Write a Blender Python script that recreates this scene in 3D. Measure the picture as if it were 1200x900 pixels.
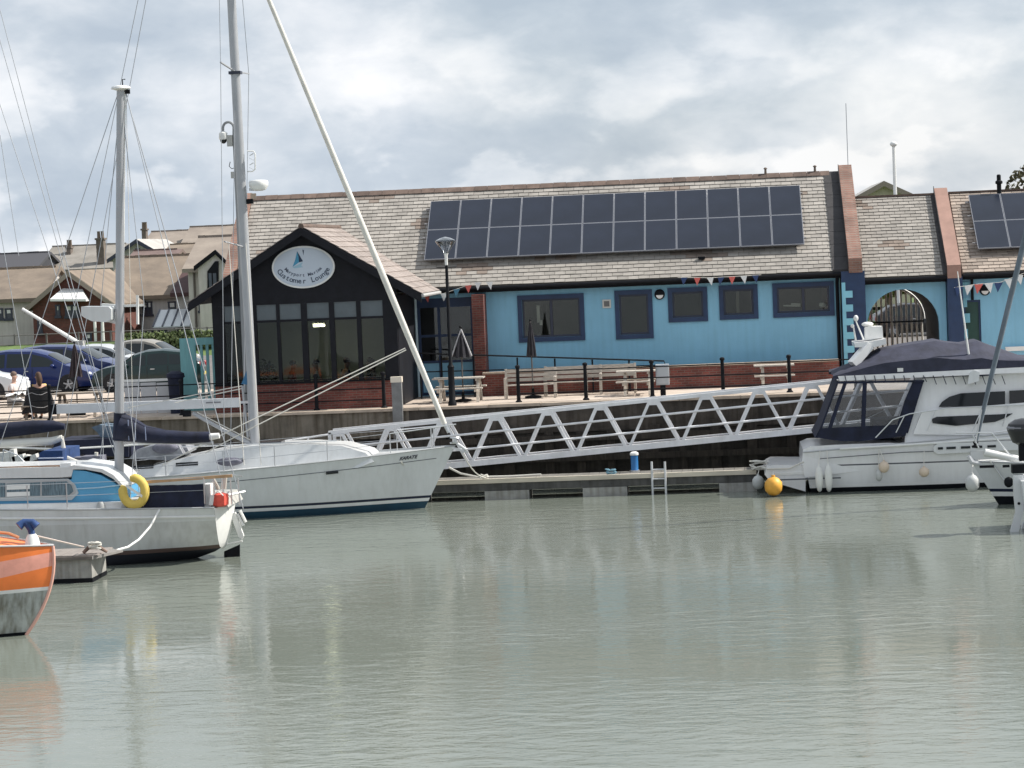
# ---------------------------------------------------------------- camera, world, sun
import bpy, math, random
from mathutils import Vector, Matrix
random.seed(7)
SC = bpy.context.scene
COL = SC.collection
for o in list(bpy.data.objects): bpy.data.objects.remove(o)
R_ = math.radians
F = 3000.0; CAMZ = 7.1; YAW, PITCH, ROLL = R_(4.8), R_(2.96), R_(2.4)
cf = Vector((-math.sin(YAW)*math.cos(PITCH), math.cos(YAW)*math.cos(PITCH), -math.sin(PITCH)))
r0 = Vector((math.cos(YAW), math.sin(YAW), 0)); u0 = r0.cross(cf)
cr = math.cos(ROLL)*r0 - math.sin(ROLL)*u0
cu = math.sin(ROLL)*r0 + math.cos(ROLL)*u0
cd = bpy.data.cameras.new('camera'); cam = bpy.data.objects.new('camera', cd); COL.objects.link(cam)
cam.matrix_world = Matrix(((cr.x, cu.x, -cf.x, 0), (cr.y, cu.y, -cf.y, 0), (cr.z, cu.z, -cf.z, CAMZ), (0, 0, 0, 1)))
cd.sensor_width = 36; cd.lens = 36*F/1200; cd.clip_start = .5; cd.clip_end = 20000
SC.camera = cam
SC.view_settings.view_transform = 'Standard'; SC.view_settings.look = 'None'
SC.view_settings.exposure = .32; SC.view_settings.gamma = 1
SUN = Vector((.74, .16, .80)).normalized()
elev = math.asin(SUN.z); azim = math.atan2(SUN.x, SUN.y)
W = bpy.data.worlds.new("World"); SC.world = W; W.use_nodes = True
nt = W.node_tree; nt.nodes.clear()
def wn(t, **k):
    n = nt.nodes.new(t)
    for a, b in k.items(): setattr(n, a, b)
    return n
wl = nt.links.new
sky = wn('ShaderNodeTexSky', sky_type='NISHITA', sun_disc=False, sun_elevation=elev, sun_rotation=azim, dust_density=1.5)
bg1 = wn('ShaderNodeBackground'); bg1.inputs[1].default_value = .1; wl(sky.outputs[0], bg1.inputs[0])
tc = wn('ShaderNodeTexCoord')
mp = wn('ShaderNodeMapping'); mp.inputs['Scale'].default_value = (1, 1, 1.9); mp.inputs['Location'].default_value = (3.1, .35, .13)
wl(tc.outputs['Generated'], mp.inputs[0])
n1 = wn('ShaderNodeTexNoise'); n1.inputs['Scale'].default_value = 9; n1.inputs['Detail'].default_value = 7; n1.inputs['Roughness'].default_value = .52
n2 = wn('ShaderNodeTexNoise'); n2.inputs['Scale'].default_value = 3.2; n2.inputs['Detail'].default_value = 4; n2.inputs['Distortion'].default_value = .3
n3 = wn('ShaderNodeTexNoise'); n3.inputs['Scale'].default_value = 30; n3.inputs['Detail'].default_value = 8; n3.inputs['Roughness'].default_value = .55; n3.inputs['Distortion'].default_value = .4
for n in (n1, n2, n3): wl(mp.outputs[0], n.inputs['Vector'])
n4 = wn('ShaderNodeTexNoise'); n4.inputs['Scale'].default_value = 20; n4.inputs['Detail'].default_value = 9; n4.inputs['Roughness'].default_value = .5; wl(mp.outputs[0], n4.inputs['Vector'])
bl = wn('ShaderNodeMapRange', interpolation_type='SMOOTHSTEP'); wl(n4.outputs[0], bl.inputs[0])       # lumpy cumulus edges
for i, v in ((1, .49), (2, .60), (3, 0), (4, .16)): bl.inputs[i].default_value = v
spz = wn('ShaderNodeSeparateXYZ'); wl(tc.outputs['Generated'], spz.inputs[0])
lo = wn('ShaderNodeMapRange', interpolation_type='SMOOTHSTEP'); wl(spz.outputs[2], lo.inputs[0])      # far cloud banks pack together and brighten low down
for i, v in ((1, .015), (2, .115), (3, 1.0), (4, .12)): lo.inputs[i].default_value = v
bm_ = wn('ShaderNodeMath', operation='MULTIPLY'); wl(bl.outputs[0], bm_.inputs[0]); wl(lo.outputs[0], bm_.inputs[1])
lo2 = wn('ShaderNodeMath', operation='MULTIPLY_ADD'); wl(lo.outputs[0], lo2.inputs[0]); lo2.inputs[1].default_value = .055; wl(bm_.outputs[0], lo2.inputs[2])
ad0 = wn('ShaderNodeMath', operation='MULTIPLY_ADD'); wl(n3.outputs[0], ad0.inputs[0]); ad0.inputs[1].default_value = .32; wl(n1.outputs[0], ad0.inputs[2])
ad = wn('ShaderNodeMath', operation='ADD'); wl(ad0.outputs[0], ad.inputs[0]); wl(lo2.outputs[0], ad.inputs[1])
rp = wn('ShaderNodeValToRGB'); e = rp.color_ramp.elements
e[0].position = .54; e[0].color = (.415, .48, .56, 1); e[1].position = .94; e[1].color = (.86, .865, .88, 1)
m_ = e.new(.64); m_.color = (.49, .55, .62, 1); m_ = e.new(.76); m_.color = (.645, .685, .735, 1)
wl(ad.outputs[0], rp.inputs[0])
bg2 = wn('ShaderNodeBackground'); bg2.inputs[1].default_value = .98; wl(rp.outputs[0], bg2.inputs[0])
rm = wn('ShaderNodeMapRange'); wl(n2.outputs[0], rm.inputs[0])
for i, v in ((1, .30), (2, .46), (3, .82), (4, 1.0)): rm.inputs[i].default_value = v
mx = wn('ShaderNodeMixShader'); wl(rm.outputs[0], mx.inputs[0]); wl(bg1.outputs[0], mx.inputs[1]); wl(bg2.outputs[0], mx.inputs[2])
ow = wn('ShaderNodeOutputWorld'); wl(mx.outputs[0], ow.inputs[0])
sl = bpy.data.lights.new('sun', 'SUN'); sl.energy = 5.0; sl.angle = R_(.6); sl.color = (1, .95, .87)
so = bpy.data.objects.new('sun', sl); COL.objects.link(so); so.rotation_euler = (-SUN).to_track_quat('-Z', 'Y').to_euler(); so.location = (40, 80, 60)

# ---------------------------------------------------------------- helpers
def ray(u, v):
    return cf + (u-600)/F*cr + (450-v)/F*cu
def P(u, v, Y):                      # point of the vertical plane y = Y seen at photo position u, v
    d = ray(u, v); t = Y/d.y
    return Vector((t*d.x, Y, CAMZ + t*d.z))
def G(u, v, z):                      # point of the level plane z
    d = ray(u, v); t = (z-CAMZ)/d.z
    return Vector((t*d.x, t*d.y, z))
def XZ(u, v, Y):
    p = P(u, v, Y); return (p.x, p.z)
def lin(c):
    if max(c) <= 1: return c
    return tuple(((x/255)/12.92 if x/255 <= .04045 else ((x/255+.055)/1.055)**2.4) for x in c)
_M = {}
def M(name, c=None, rough=.6, var=0.0, scale=3.0, bump=0.0, bscale=40, metal=0, spec=.5, coat=0, c2=None, stretch=(1, 1, 1), rand=0, streak=0):
    """plain procedural surface: base colour with broken-up tone, fine relief, optional streaks running down"""
    if name in _M: return _M[name]
    m = bpy.data.materials.new(name); m.use_nodes = True; _M[name] = m
    t = m.node_tree; b = t.nodes['Principled BSDF']; L = t.links.new
    c = lin(c); b.inputs['Base Color'].default_value = (*c, 1); b.inputs['Roughness'].default_value = rough
    b.inputs['Metallic'].default_value = metal; b.inputs['Specular IOR Level'].default_value = spec
    if coat: b.inputs['Coat Weight'].default_value = coat
    src = None
    if var or bump or streak or rand:
        tc = t.nodes.new('ShaderNodeTexCoord'); mp = t.nodes.new('ShaderNodeMapping'); mp.inputs['Scale'].default_value = stretch
        L(tc.outputs['Object'], mp.inputs[0])
    if var:
        n = t.nodes.new('ShaderNodeTexNoise'); n.inputs['Scale'].default_value = scale; n.inputs['Detail'].default_value = 8; n.inputs['Roughness'].default_value = .62
        L(mp.outputs[0], n.inputs['Vector'])
        r = t.nodes.new('ShaderNodeValToRGB'); e = r.color_ramp.elements
        cc = lin(c2) if c2 else tuple(x*(1-var) for x in c)
        e[0].position = .35; e[0].color = (*cc, 1); e[1].position = .65; e[1].color = (*(tuple(min(1, x*(1+var*.5)) for x in c) if not c2 else c), 1)
        L(n.outputs[0], r.inputs[0]); src = r.outputs[0]
    if streak:
        mp2 = t.nodes.new('ShaderNodeMapping'); mp2.inputs['Scale'].default_value = (5, 5, .35); L(tc.outputs['Object'], mp2.inputs[0])
        n = t.nodes.new('ShaderNodeTexNoise'); n.inputs['Scale'].default_value = 1.6; n.inputs['Detail'].default_value = 6; L(mp2.outputs[0], n.inputs['Vector'])
        r = t.nodes.new('ShaderNodeMapRange'); L(n.outputs[0], r.inputs[0])
        for i, v in ((1, .42), (2, .7), (3, 0), (4, streak)): r.inputs[i].default_value = v
        q = t.nodes.new('ShaderNodeMixRGB'); q.blend_type = 'MULTIPLY'; q.inputs[2].default_value = (.35, .31, .24, 1); L(r.outputs[0], q.inputs[0])
        if src: L(src, q.inputs[1])
        else: q.inputs[1].default_value = (*c, 1)
        src = q.outputs[0]
    if rand:
        oi = t.nodes.new('ShaderNodeObjectInfo'); ge = t.nodes.new('ShaderNodeNewGeometry')
        a = t.nodes.new('ShaderNodeMath'); a.operation = 'ADD'; L(oi.outputs['Random'], a.inputs[0]); L(ge.outputs['Random Per Island'], a.inputs[1])
        f = t.nodes.new('ShaderNodeMath'); f.operation = 'FRACT'; L(a.outputs[0], f.inputs[0])
        r = t.nodes.new('ShaderNodeMapRange'); L(f.outputs[0], r.inputs[0]); r.inputs[3].default_value = 1-rand; r.inputs[4].default_value = 1+rand*.6
        q = t.nodes.new('ShaderNodeVectorMath'); q.operation = 'SCALE'; L(r.outputs[0], q.inputs['Scale'])
        if src: L(src, q.inputs[0])
        else: q.inputs[0].default_value = c
        src = q.outputs[0]
    if src: L(src, b.inputs['Base Color'])
    if bump:
        n = t.nodes.new('ShaderNodeTexNoise'); n.inputs['Scale'].default_value = bscale; n.inputs['Detail'].default_value = 5; L(mp.outputs[0], n.inputs['Vector'])
        k = t.nodes.new('ShaderNodeBump'); k.inputs['Strength'].default_value = bump; k.inputs['Distance'].default_value = .02
        L(n.outputs[0], k.inputs['Height']); L(k.outputs[0], b.inputs['Normal'])
    return m
def brickmat(name, c1, c2, mortar, bw=.225, bh=.075, rough=.85, off=.5, msz=.01, var=.35, bump=.6):
    if name in _M: return _M[name]
    m = bpy.data.materials.new(name); m.use_nodes = True; _M[name] = m
    t = m.node_tree; b = t.nodes['Principled BSDF']; L = t.links.new; b.inputs['Roughness'].default_value = rough
    tc = t.nodes.new('ShaderNodeTexCoord'); sp = t.nodes.new('ShaderNodeSeparateXYZ'); L(tc.outputs['Object'], sp.inputs[0])
    a = t.nodes.new('ShaderNodeMath'); L(sp.outputs[0], a.inputs[0]); L(sp.outputs[1], a.inputs[1])
    cb = t.nodes.new('ShaderNodeCombineXYZ'); L(a.outputs[0], cb.inputs[0]); L(sp.outputs[2], cb.inputs[1])
    k = t.nodes.new('ShaderNodeTexBrick'); L(cb.outputs[0], k.inputs['Vector']); k.inputs['Scale'].default_value = 1
    k.inputs['Brick Width'].default_value = bw; k.inputs['Row Height'].default_value = bh; k.inputs['Mortar Size'].default_value = msz; k.offset = off
    k.inputs['Color1'].default_value = (*lin(c1), 1); k.inputs['Color2'].default_value = (*lin(c2), 1); k.inputs['Mortar'].default_value = (*lin(mortar), 1)
    n = t.nodes.new('ShaderNodeTexNoise'); n.inputs['Scale'].default_value = 1.3; n.inputs['Detail'].default_value = 8; L(tc.outputs['Object'], n.inputs['Vector'])
    r = t.nodes.new('ShaderNodeMapRange'); L(n.outputs[0], r.inputs[0])
    for i, v in ((1, .3), (2, .7), (3, 1-var), (4, 1+var)): r.inputs[i].default_value = v
    q = t.nodes.new('ShaderNodeVectorMath'); q.operation = 'SCALE'; L(k.outputs['Color'], q.inputs[0]); L(r.outputs[0], q.inputs['Scale'])
    L(q.outputs[0], b.inputs['Base Color'])
    u = t.nodes.new('ShaderNodeBump'); u.inputs['Strength'].default_value = bump; u.inputs['Distance'].default_value = .01; u.invert = True
    L(k.outputs['Fac'], u.inputs['Height']); L(u.outputs[0], b.inputs['Normal'])
    return m
def glassmat(name, tint=(.8, .85, .85), refl=1.0, see=.9):
    if name in _M: return _M[name]
    m = bpy.data.materials.new(name); m.use_nodes = True; _M[name] = m
    t = m.node_tree; t.nodes.clear(); L = t.links.new
    tr = t.nodes.new('ShaderNodeBsdfTransparent'); tr.inputs[0].default_value = (*[x*see for x in tint], 1)
    gl = t.nodes.new('ShaderNodeBsdfGlossy'); gl.inputs['Roughness'].default_value = .03
    fr = t.nodes.new('ShaderNodeFresnel'); fr.inputs[0].default_value = 1.5
    a = t.nodes.new('ShaderNodeMath'); a.operation = 'MULTIPLY'; a.use_clamp = True; a.inputs[1].default_value = refl; L(fr.outputs[0], a.inputs[0])
    x = t.nodes.new('ShaderNodeMixShader'); L(a.outputs[0], x.inputs[0]); L(tr.outputs[0], x.inputs[1]); L(gl.outputs[0], x.inputs[2])
    o = t.nodes.new('ShaderNodeOutputMaterial'); L(x.outputs[0], o.inputs[0]); return m
def emit(name, c, s):
    if name in _M: return _M[name]
    m = bpy.data.materials.new(name); m.use_nodes = True; _M[name] = m
    b = m.node_tree.nodes['Principled BSDF']; b.inputs['Emission Color'].default_value = (*c, 1); b.inputs['Emission Strength'].default_value = s; return m

class MB:
    """collects faces in world coordinates; build() links them as ONE mesh object"""
    def __init__(s): s.v = []; s.f = []
    def add(s, v, f):
        n = len(s.v); s.v += [tuple(x) for x in v]; s.f += [tuple(i+n for i in q) for q in f]; return s
    def box(s, x0, x1, y0, y1, z0, z1):
        if x0 > x1: x0, x1 = x1, x0
        if y0 > y1: y0, y1 = y1, y0
        if z0 > z1: z0, z1 = z1, z0
        v = [(x, y, z) for z in (z0, z1) for y in (y0, y1) for x in (x0, x1)]
        return s.add(v, [(0, 2, 3, 1), (4, 5, 7, 6), (0, 1, 5, 4), (2, 6, 7, 3), (0, 4, 6, 2), (1, 3, 7, 5)])
    def cb(s, c, sx, sy, sz, rz=0, ry=0):
        k = MB().box(-sx/2, sx/2, -sy/2, sy/2, -sz/2, sz/2); m = Matrix.Rotation(rz, 3, 'Z') @ Matrix.Rotation(ry, 3, 'Y')
        return s.add([Vector(c) + m @ Vector(p) for p in k.v], k.f)
    def frame(s, o, ax, ay, az):                     # box from a corner along three vectors
        o, ax, ay, az = map(Vector, (o, ax, ay, az))
        v = [o + i*ax + j*ay + k*az for k in (0, 1) for j in (0, 1) for i in (0, 1)]
        return s.add(v, [(0, 2, 3, 1), (4, 5, 7, 6), (0, 1, 5, 4), (2, 6, 7, 3), (0, 4, 6, 2), (1, 3, 7, 5)])
    def bar(s, a, b, w, h=None, up=(0, 0, 1)):       # rectangular bar from a to b
        a, b = Vector(a), Vector(b); h = h or w; d = (b-a).normalized(); up = Vector(up)
        if abs(d.dot(up)) > .98: up = Vector((0, 1, 0))
        sd = d.cross(up).normalized(); u = sd.cross(d)
        return s.frame(a - sd*w/2 - u*h/2, b-a, sd*w, u*h)
    def tube(s, pts, r, n=8, cap=True):
        pts = [Vector(p) for p in pts]; rs = r if isinstance(r, (list, tuple)) else [r]*len(pts)
        d0 = (pts[1]-pts[0]).normalized(); up = Vector((0, 0, 1)) if abs(d0.z) < .95 else Vector((0, 1, 0)); sd = d0.cross(up).normalized()
        V = []; Fc = []
        for i, p in enumerate(pts):
            d = (pts[min(i+1, len(pts)-1)] - pts[max(i-1, 0)]).normalized()
            sd = (sd - d*sd.dot(d)).normalized(); w = d.cross(sd)
            for k in range(n):
                a = 2*math.pi*k/n; V.append(p + rs[i]*(math.cos(a)*sd + math.sin(a)*w))
        for i in range(len(pts)-1):
            for k in range(n):
                a = i*n+k; b = i*n+(k+1) % n; Fc.append((a, b, b+n, a+n))
        if cap: Fc += [tuple(range(n))[::-1], tuple(range(len(pts)*n-n, len(pts)*n))]
        return s.add(V, Fc)
    def lathe(s, c, prof, n=16, axis='Z'):           # profile [(r, h)] round an axis through c
        c = Vector(c); V = []; Fc = []
        for r, h in prof:
            for k in range(n):
                a = 2*math.pi*k/n; x, y = r*math.cos(a), r*math.sin(a)
                V.append(c + Vector({'Z': (x, y, h), 'Y': (x, h, y), 'X': (h, x, y)}[axis]))
        for i in range(len(prof)-1):
            for k in range(n):
                a = i*n+k; b = i*n+(k+1) % n; Fc.append((a, b, b+n, a+n))
        Fc += [tuple(range(n))[::-1], tuple(range(len(prof)*n-n, len(prof)*n))]
        return s.add(V, Fc)
    def ball(s, c, rx, ry=None, rz=None, n=12, m=8):
        ry = ry or rx; rz = rz or rx; k = MB().lathe((0, 0, 0), [(max(.02, math.sin(math.pi*i/m)), -math.cos(math.pi*i/m)) for i in range(m+1)], n)
        return s.add([(c[0]+p[0]*rx, c[1]+p[1]*ry, c[2]+p[2]*rz) for p in k.v], k.f)
    def slab(s, pts, y0, y1):                        # outline in x,z given depth from y0 to y1 (numbers or functions of x,z)
        fa = y0 if callable(y0) else (lambda x, z: y0); fb = y1 if callable(y1) else (lambda x, z: y1)
        n = len(pts); V = [(x, fa(x, z), z) for x, z in pts] + [(x, fb(x, z), z) for x, z in pts]
        ar = sum(pts[i][0]*pts[(i+1) % n][1] - pts[(i+1) % n][0]*pts[i][1] for i in range(n))
        a = tuple(range(n)); b = tuple(range(2*n-1, n-1, -1)); q = [(i, i+n, (i+1) % n+n, (i+1) % n) for i in range(n)]
        if ar < 0: a, b, q = a[::-1], b[::-1], [x[::-1] for x in q]
        return s.add(V, [a, b]+q)
    def poly(s, pts): return s.add(pts, [tuple(range(len(pts)))])
    def grid(s, rows, close=False):
        n = len(rows[0]); V = [p for r in rows for p in r]; Fc = []
        for i in range(len(rows)-1):
            for j in range(n-1 if not close else n):
                a = i*n+j; b = i*n+(j+1) % n; Fc.append((a, b, b+n, a+n))
        return s.add(V, Fc)
    def mesh(s, name, mat, off=(0, 0, 0), ang=38):
        me = bpy.data.meshes.new(name); o = Vector(off)
        me.from_pydata([tuple(Vector(p)-o) for p in s.v], [], s.f); me.validate()
        me.materials.append(mat); me.shade_smooth()
        me.set_sharp_from_angle(angle=R_(ang)); me.update(); return me
_WL = {}
def thing(name, label, cat, loc, group=None):
    o = bpy.data.objects.new(name, None); COL.objects.link(o); o.location = loc; o.empty_display_size = .2
    o['label'] = label; o['category'] = cat
    if group: o['group'] = group
    _WL[o.name] = Vector(loc); return o
def part(name, mb, mat, parent, label=None, stuff=False, ang=38):
    w = _WL[parent.name]; o = bpy.data.objects.new(name, mb.mesh(name, mat, w, ang)); COL.objects.link(o); o.parent = parent; _WL[o.name] = w
    if label: o['label'] = label
    if stuff: o['kind'] = 'stuff'
    return o
def single(name, mb, mat, label, cat, loc, group=None, kind=None, ang=38):
    o = bpy.data.objects.new(name, mb.mesh(name, mat, loc, ang)); COL.objects.link(o); o.location = loc; _WL[o.name] = Vector(loc)
    if label: o['label'] = label; o['category'] = cat
    if group: o['group'] = group
    if kind: o['kind'] = kind
    return o
def inst(name, mesh, parent, loc, rot=None, stuff=False):   # alike pieces share one mesh
    o = bpy.data.objects.new(name, mesh); COL.objects.link(o); o.parent = parent; o.location = Vector(loc) - _WL[parent.name]
    if rot: o.rotation_euler = rot
    _WL[o.name] = Vector(loc); return o
def copy_tree(o, loc, label, rz=None):
    r = o.copy(); COL.objects.link(r); r.location = loc; r['label'] = label; _WL[r.name] = Vector(loc)
    if rz is not None: r.rotation_euler = (0, 0, rz)
    def rec(a, b):
        for ch in list(a.children):
            c = ch.copy(); COL.objects.link(c); c.parent = b; _WL[c.name] = Vector(loc); rec(ch, c)
    rec(o, r); return r
def text_mb(mb, txt, at, size, xdir=(1, 0, 0), zdir=(0, 0, 1), rot=0, depth=.006, bold=0):
    """adds flat raised lettering centred on at"""
    cu_ = bpy.data.curves.new('tmp', 'FONT'); cu_.body = txt; cu_.size = size; cu_.extrude = depth/2; cu_.align_x = 'CENTER'; cu_.align_y = 'CENTER'; cu_.offset = bold
    cu_.resolution_u = 3
    ob = bpy.data.objects.new('tmp', cu_); COL.objects.link(ob)
    me = ob.evaluated_get(bpy.context.evaluated_depsgraph_get()).to_mesh()
    X = Vector(xdir); Z = Vector(zdir); N = X.cross(Z)
    c, s = math.cos(rot), math.sin(rot)
    vs = [Vector(at) + X*(v.co.x*c - v.co.y*s) + Z*(v.co.x*s + v.co.y*c) + N*v.co.z*-1 for v in me.vertices]
    mb.add(vs, [tuple(p.vertices) for p in me.polygons])
    bpy.data.objects.remove(ob); bpy.data.curves.remove(cu_)

WHITE = M('gelcoat_white', (.68, .695, .70), .28, .06, 1.2, coat=.2, streak=.10)
PAINTW = M('white_paint', (.78, .78, .76), .5, .08, 2)
ALU = M('mast_aluminium', (.40, .41, .43), .42, .08, 1.5, metal=.2)
STEEL = M('stainless_steel', (.62, .63, .64), .3, metal=.85)
GALV = M('galvanised_steel', (.63, .64, .66), .5, .15, 4, metal=.2)
BLACK = M('black_paint', (.008, .009, .012), .6, .3, 6, spec=.15)
RUBBER = M('black_rubber', (.02, .02, .022), .8)
NAVY = M('navy_canvas', (.011, .015, .038), .85, .45, 3, bump=.5, bscale=9)
ROPE = M('pale_rope', (.62, .60, .55), .9)
WIRE = M('rigging_wire', (.36, .38, .41), .5, metal=.3)
DARKGLASS = M('dark_glass', (.012, .014, .016), .06, spec=.4)
# ---------------------------------------------------------------- setting: water, quay ground, hills
QE = 76.6; QZ = 2.5
wm = bpy.data.materials.new('harbour_water'); wm.use_nodes = True
t = wm.node_tree; b = t.nodes['Principled BSDF']; L = t.links.new
b.inputs['Base Color'].default_value = (.180, .200, .172, 1); b.inputs['Roughness'].default_value = .04; b.inputs['IOR'].default_value = 1.33
tcn = t.nodes.new('ShaderNodeTexCoord')
def wnoise(sc, st, det=4, dist=0):
    m = t.nodes.new('ShaderNodeMapping'); m.inputs['Scale'].default_value = st; L(tcn.outputs['Object'], m.inputs[0])
    n = t.nodes.new('ShaderNodeTexNoise'); n.inputs['Scale'].default_value = sc; n.inputs['Detail'].default_value = det; n.inputs['Distortion'].default_value = dist
    L(m.outputs[0], n.inputs['Vector']); return n.outputs[0]
na = wnoise(1.5, (.8, 1.5, 1), 5, .6); nb = wnoise(5.5, (.8, 1.3, 1), 4, .4); nc = wnoise(.07, (1, 1.4, 1), 3)
rr = t.nodes.new('ShaderNodeMapRange'); L(nc, rr.inputs[0])
for i, v in ((1, .40), (2, .60), (3, .25), (4, 1.0)): rr.inputs[i].default_value = v
m1 = t.nodes.new('ShaderNodeMath'); m1.operation = 'MULTIPLY_ADD'; L(nb, m1.inputs[0]); m1.inputs[1].default_value = .3; L(na, m1.inputs[2])
bp = t.nodes.new('ShaderNodeBump'); bp.inputs['Distance'].default_value = .023; L(rr.outputs[0], bp.inputs['Strength']); L(m1.outputs[0], bp.inputs['Height'])
L(bp.outputs[0], b.inputs['Normal'])
single('water', MB().grid([[(x, y, 0) for x in (-900, -60, 0, 60, 900)] for y in (-400, 20, 60, 79)]), wm, None, None, (0, 0, 0), kind='structure')

PAVE = M('paving_concrete', (.50, .42, .355), .9, .22, .9, bump=.4, bscale=12)
single('quay_paving', MB().box(-900, 900, QE+.6, 93, 2.2, QZ), PAVE, None, None, (0, QE, 0), kind='structure')
single('quay_bank', MB().box(-900, 900, QE+.5, 93, -3, 2.19), M('fill', (.08, .07, .06), .9), None, None, (0, QE, 0), kind='structure')
single('car_park', MB().box(-900, 900, 93, 128, 1.5, QZ-.004), M('tarmac', (.16, .15, .145), .9, .25, 1.5, bump=.4), None, None, (0, 93, 0), kind='structure')
GRASS = M('grass', (.10, .15, .045), .95, .5, .6, bump=.9, bscale=8)
hb = random.Random(3)
rows = []
for y, z in ((128, 2.49), (131, 3.3), (136, 3.2), (150, 2.7), (185, 3.2), (215, 4.5), (260, 5.5), (400, 6), (900, 6), (6000, 6)):
    rows.append([(x*(1+y/600), y, (2.49 if y == 128 else z if x < 40 or y < 150 else 2.6+(z-2.6)*.35) + (hb.uniform(-.3, .3) if y > 200 else 0)) for x in (-4000, -300, -90, -60, -45, -30, -15, 0, 40, 200, 4000)])
single('ground', MB().grid(rows), GRASS, None, None, (0, 128, 0), kind='structure')

# quay wall
QW = thing('quay_wall', 'weathered dark harbour wall of concrete and old timber below the pale coping', 'quay wall', (-8, QE, 0))
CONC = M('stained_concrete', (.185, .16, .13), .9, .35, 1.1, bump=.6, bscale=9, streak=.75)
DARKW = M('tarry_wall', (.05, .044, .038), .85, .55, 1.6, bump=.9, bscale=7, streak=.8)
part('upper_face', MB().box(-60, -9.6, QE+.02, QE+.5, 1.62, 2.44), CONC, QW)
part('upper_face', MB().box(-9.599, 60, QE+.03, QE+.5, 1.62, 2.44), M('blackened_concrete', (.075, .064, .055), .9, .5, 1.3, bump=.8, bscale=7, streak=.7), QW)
mbk = MB(); rng = random.Random(5); x = -34
while x < 14:
    w = rng.uniform(1.6, 2.4); o = rng.uniform(-.02, .02)
    part('coping_stone', MB().box(x+.008, x+w-.008, QE-.06+o, QE+.7, 2.44, 2.525+o*.3), M('coping_concrete', (.47, .385, .31), .9, .25, 2, bump=.5, rand=.15), QW)
    x += w
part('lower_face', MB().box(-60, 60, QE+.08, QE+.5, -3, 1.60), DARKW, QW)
for k in range(44):
    x = -33 + k*1.05 + rng.uniform(-.2, .2)
    part('timber_pile', MB().box(x, x+rng.uniform(.2, .32), QE-.06, QE+.1, -1, rng.uniform(1.5, 1.9)), M('wet_timber', (.045, .037, .03), .8, .5, 3, stretch=(4, 4, .5), bump=.8), QW)
for z in (.75, 1.35):
    part('waling_beam', MB().box(-34, 14, QE-.14, QE-.065, z, z+.18), M('wet_timber'), QW)

# ---------------------------------------------------------------- main blue building
FY = 82.9                                                     # facade plane
EZ, RZ, RY, EY = 6.02, 9.28, 87.0, 82.5                       # eave and ridge
xL, xR = P(283, 250, 86).x + .22, P(985, 320, 82.5).x
B = thing('harbour_building', 'long low blue rendered harbour building with pale slate roof carrying solar panels', 'building', (-6, FY, QZ))
BLUE = M('blue_render', (.245, .51, .69), .85, .07, .7, bump=.25, bscale=30, streak=.10)
BRICK = brickmat('red_brick', (.20, .055, .042), (.12, .036, .03), (.15, .10, .085))
NAVYP = M('navy_gloss_paint', (.016, .04, .105), .5, .2, 3)
def wall_holes(mb, x0, x1, z0, z1, ya, yb, holes):             # wall with real openings
    xs = sorted({x0, x1, *[h[0] for h in holes], *[h[1] for h in holes]}); zs = sorted({z0, z1, *[h[2] for h in holes], *[h[3] for h in holes]})
    for i in range(len(xs)-1):
        run = None
        for j in range(len(zs)-1):
            cx, cz = (xs[i]+xs[i+1])/2, (zs[j]+zs[j+1])/2
            if any(h[0] < cx < h[1] and h[2] < cz < h[3] for h in holes):
                if run is not None: mb.box(xs[i], xs[i+1], ya, yb, run, zs[j]); run = None
            elif run is None: run = zs[j]
        if run is not None: mb.box(xs[i], xs[i+1], ya, yb, run, z1)
def rect(u0, u1, v0, v1, Y):
    a = P((u0+u1)/2, (v0+v1)/2, Y); s = Y/F*1.001
    return (a.x-(u1-u0)*s/2, a.x+(u1-u0)*s/2, a.z-(v1-v0)*s/2, a.z+(v1-v0)*s/2)
wins = [(607, 685, 345, 400, 2), (721, 765, 340, 397, 1), (783, 829, 337, 377, 1), (843, 888, 334, 374, 1), (906, 977, 331, 371, 2)]
holes = []
for (a, b_, c, d, n) in wins:
    r = rect(a+5, b_-5, c+5, d-5, FY); holes.append(r)
dr = rect(489, 556, 349, 437, FY); holes.append((dr[0], dr[1], QZ+.02, dr[3]))
mw = MB(); wall_holes(mw, xL+.1, xR-.02, QZ-.1, EZ+.02, FY, FY+.3, holes); part('front_wall', mw, BLUE, B)
pts = [(FY+.3, QZ), (91.1, QZ), (91.1, EZ-.1), (RY, RZ-.16), (FY+.3, EZ+.2)]
for x in (xL+.1, xR-.42): part('gable_wall', MB().add([(x, y, z) for y, z in pts]+[(x+.3, y, z) for y, z in pts], [(0, 1, 2, 3, 4), (9, 8, 7, 6, 5)]+[(i, (i+1) % 5, (i+1) % 5+5, i+5) for i in range(5)]), BRICK, B)
part('rear_wall', MB().box(xL+.41, xR-.43, 91.1, 91.4, QZ, EZ), BLUE, B)
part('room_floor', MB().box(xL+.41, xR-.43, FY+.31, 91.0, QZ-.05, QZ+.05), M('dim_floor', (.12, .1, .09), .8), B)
part('ceiling', MB().box(xL+.41, xR-.43, FY+.31, 91.0, EZ-.3, EZ-.2), M('ceiling_white', (.5, .5, .48), .9), B)
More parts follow.
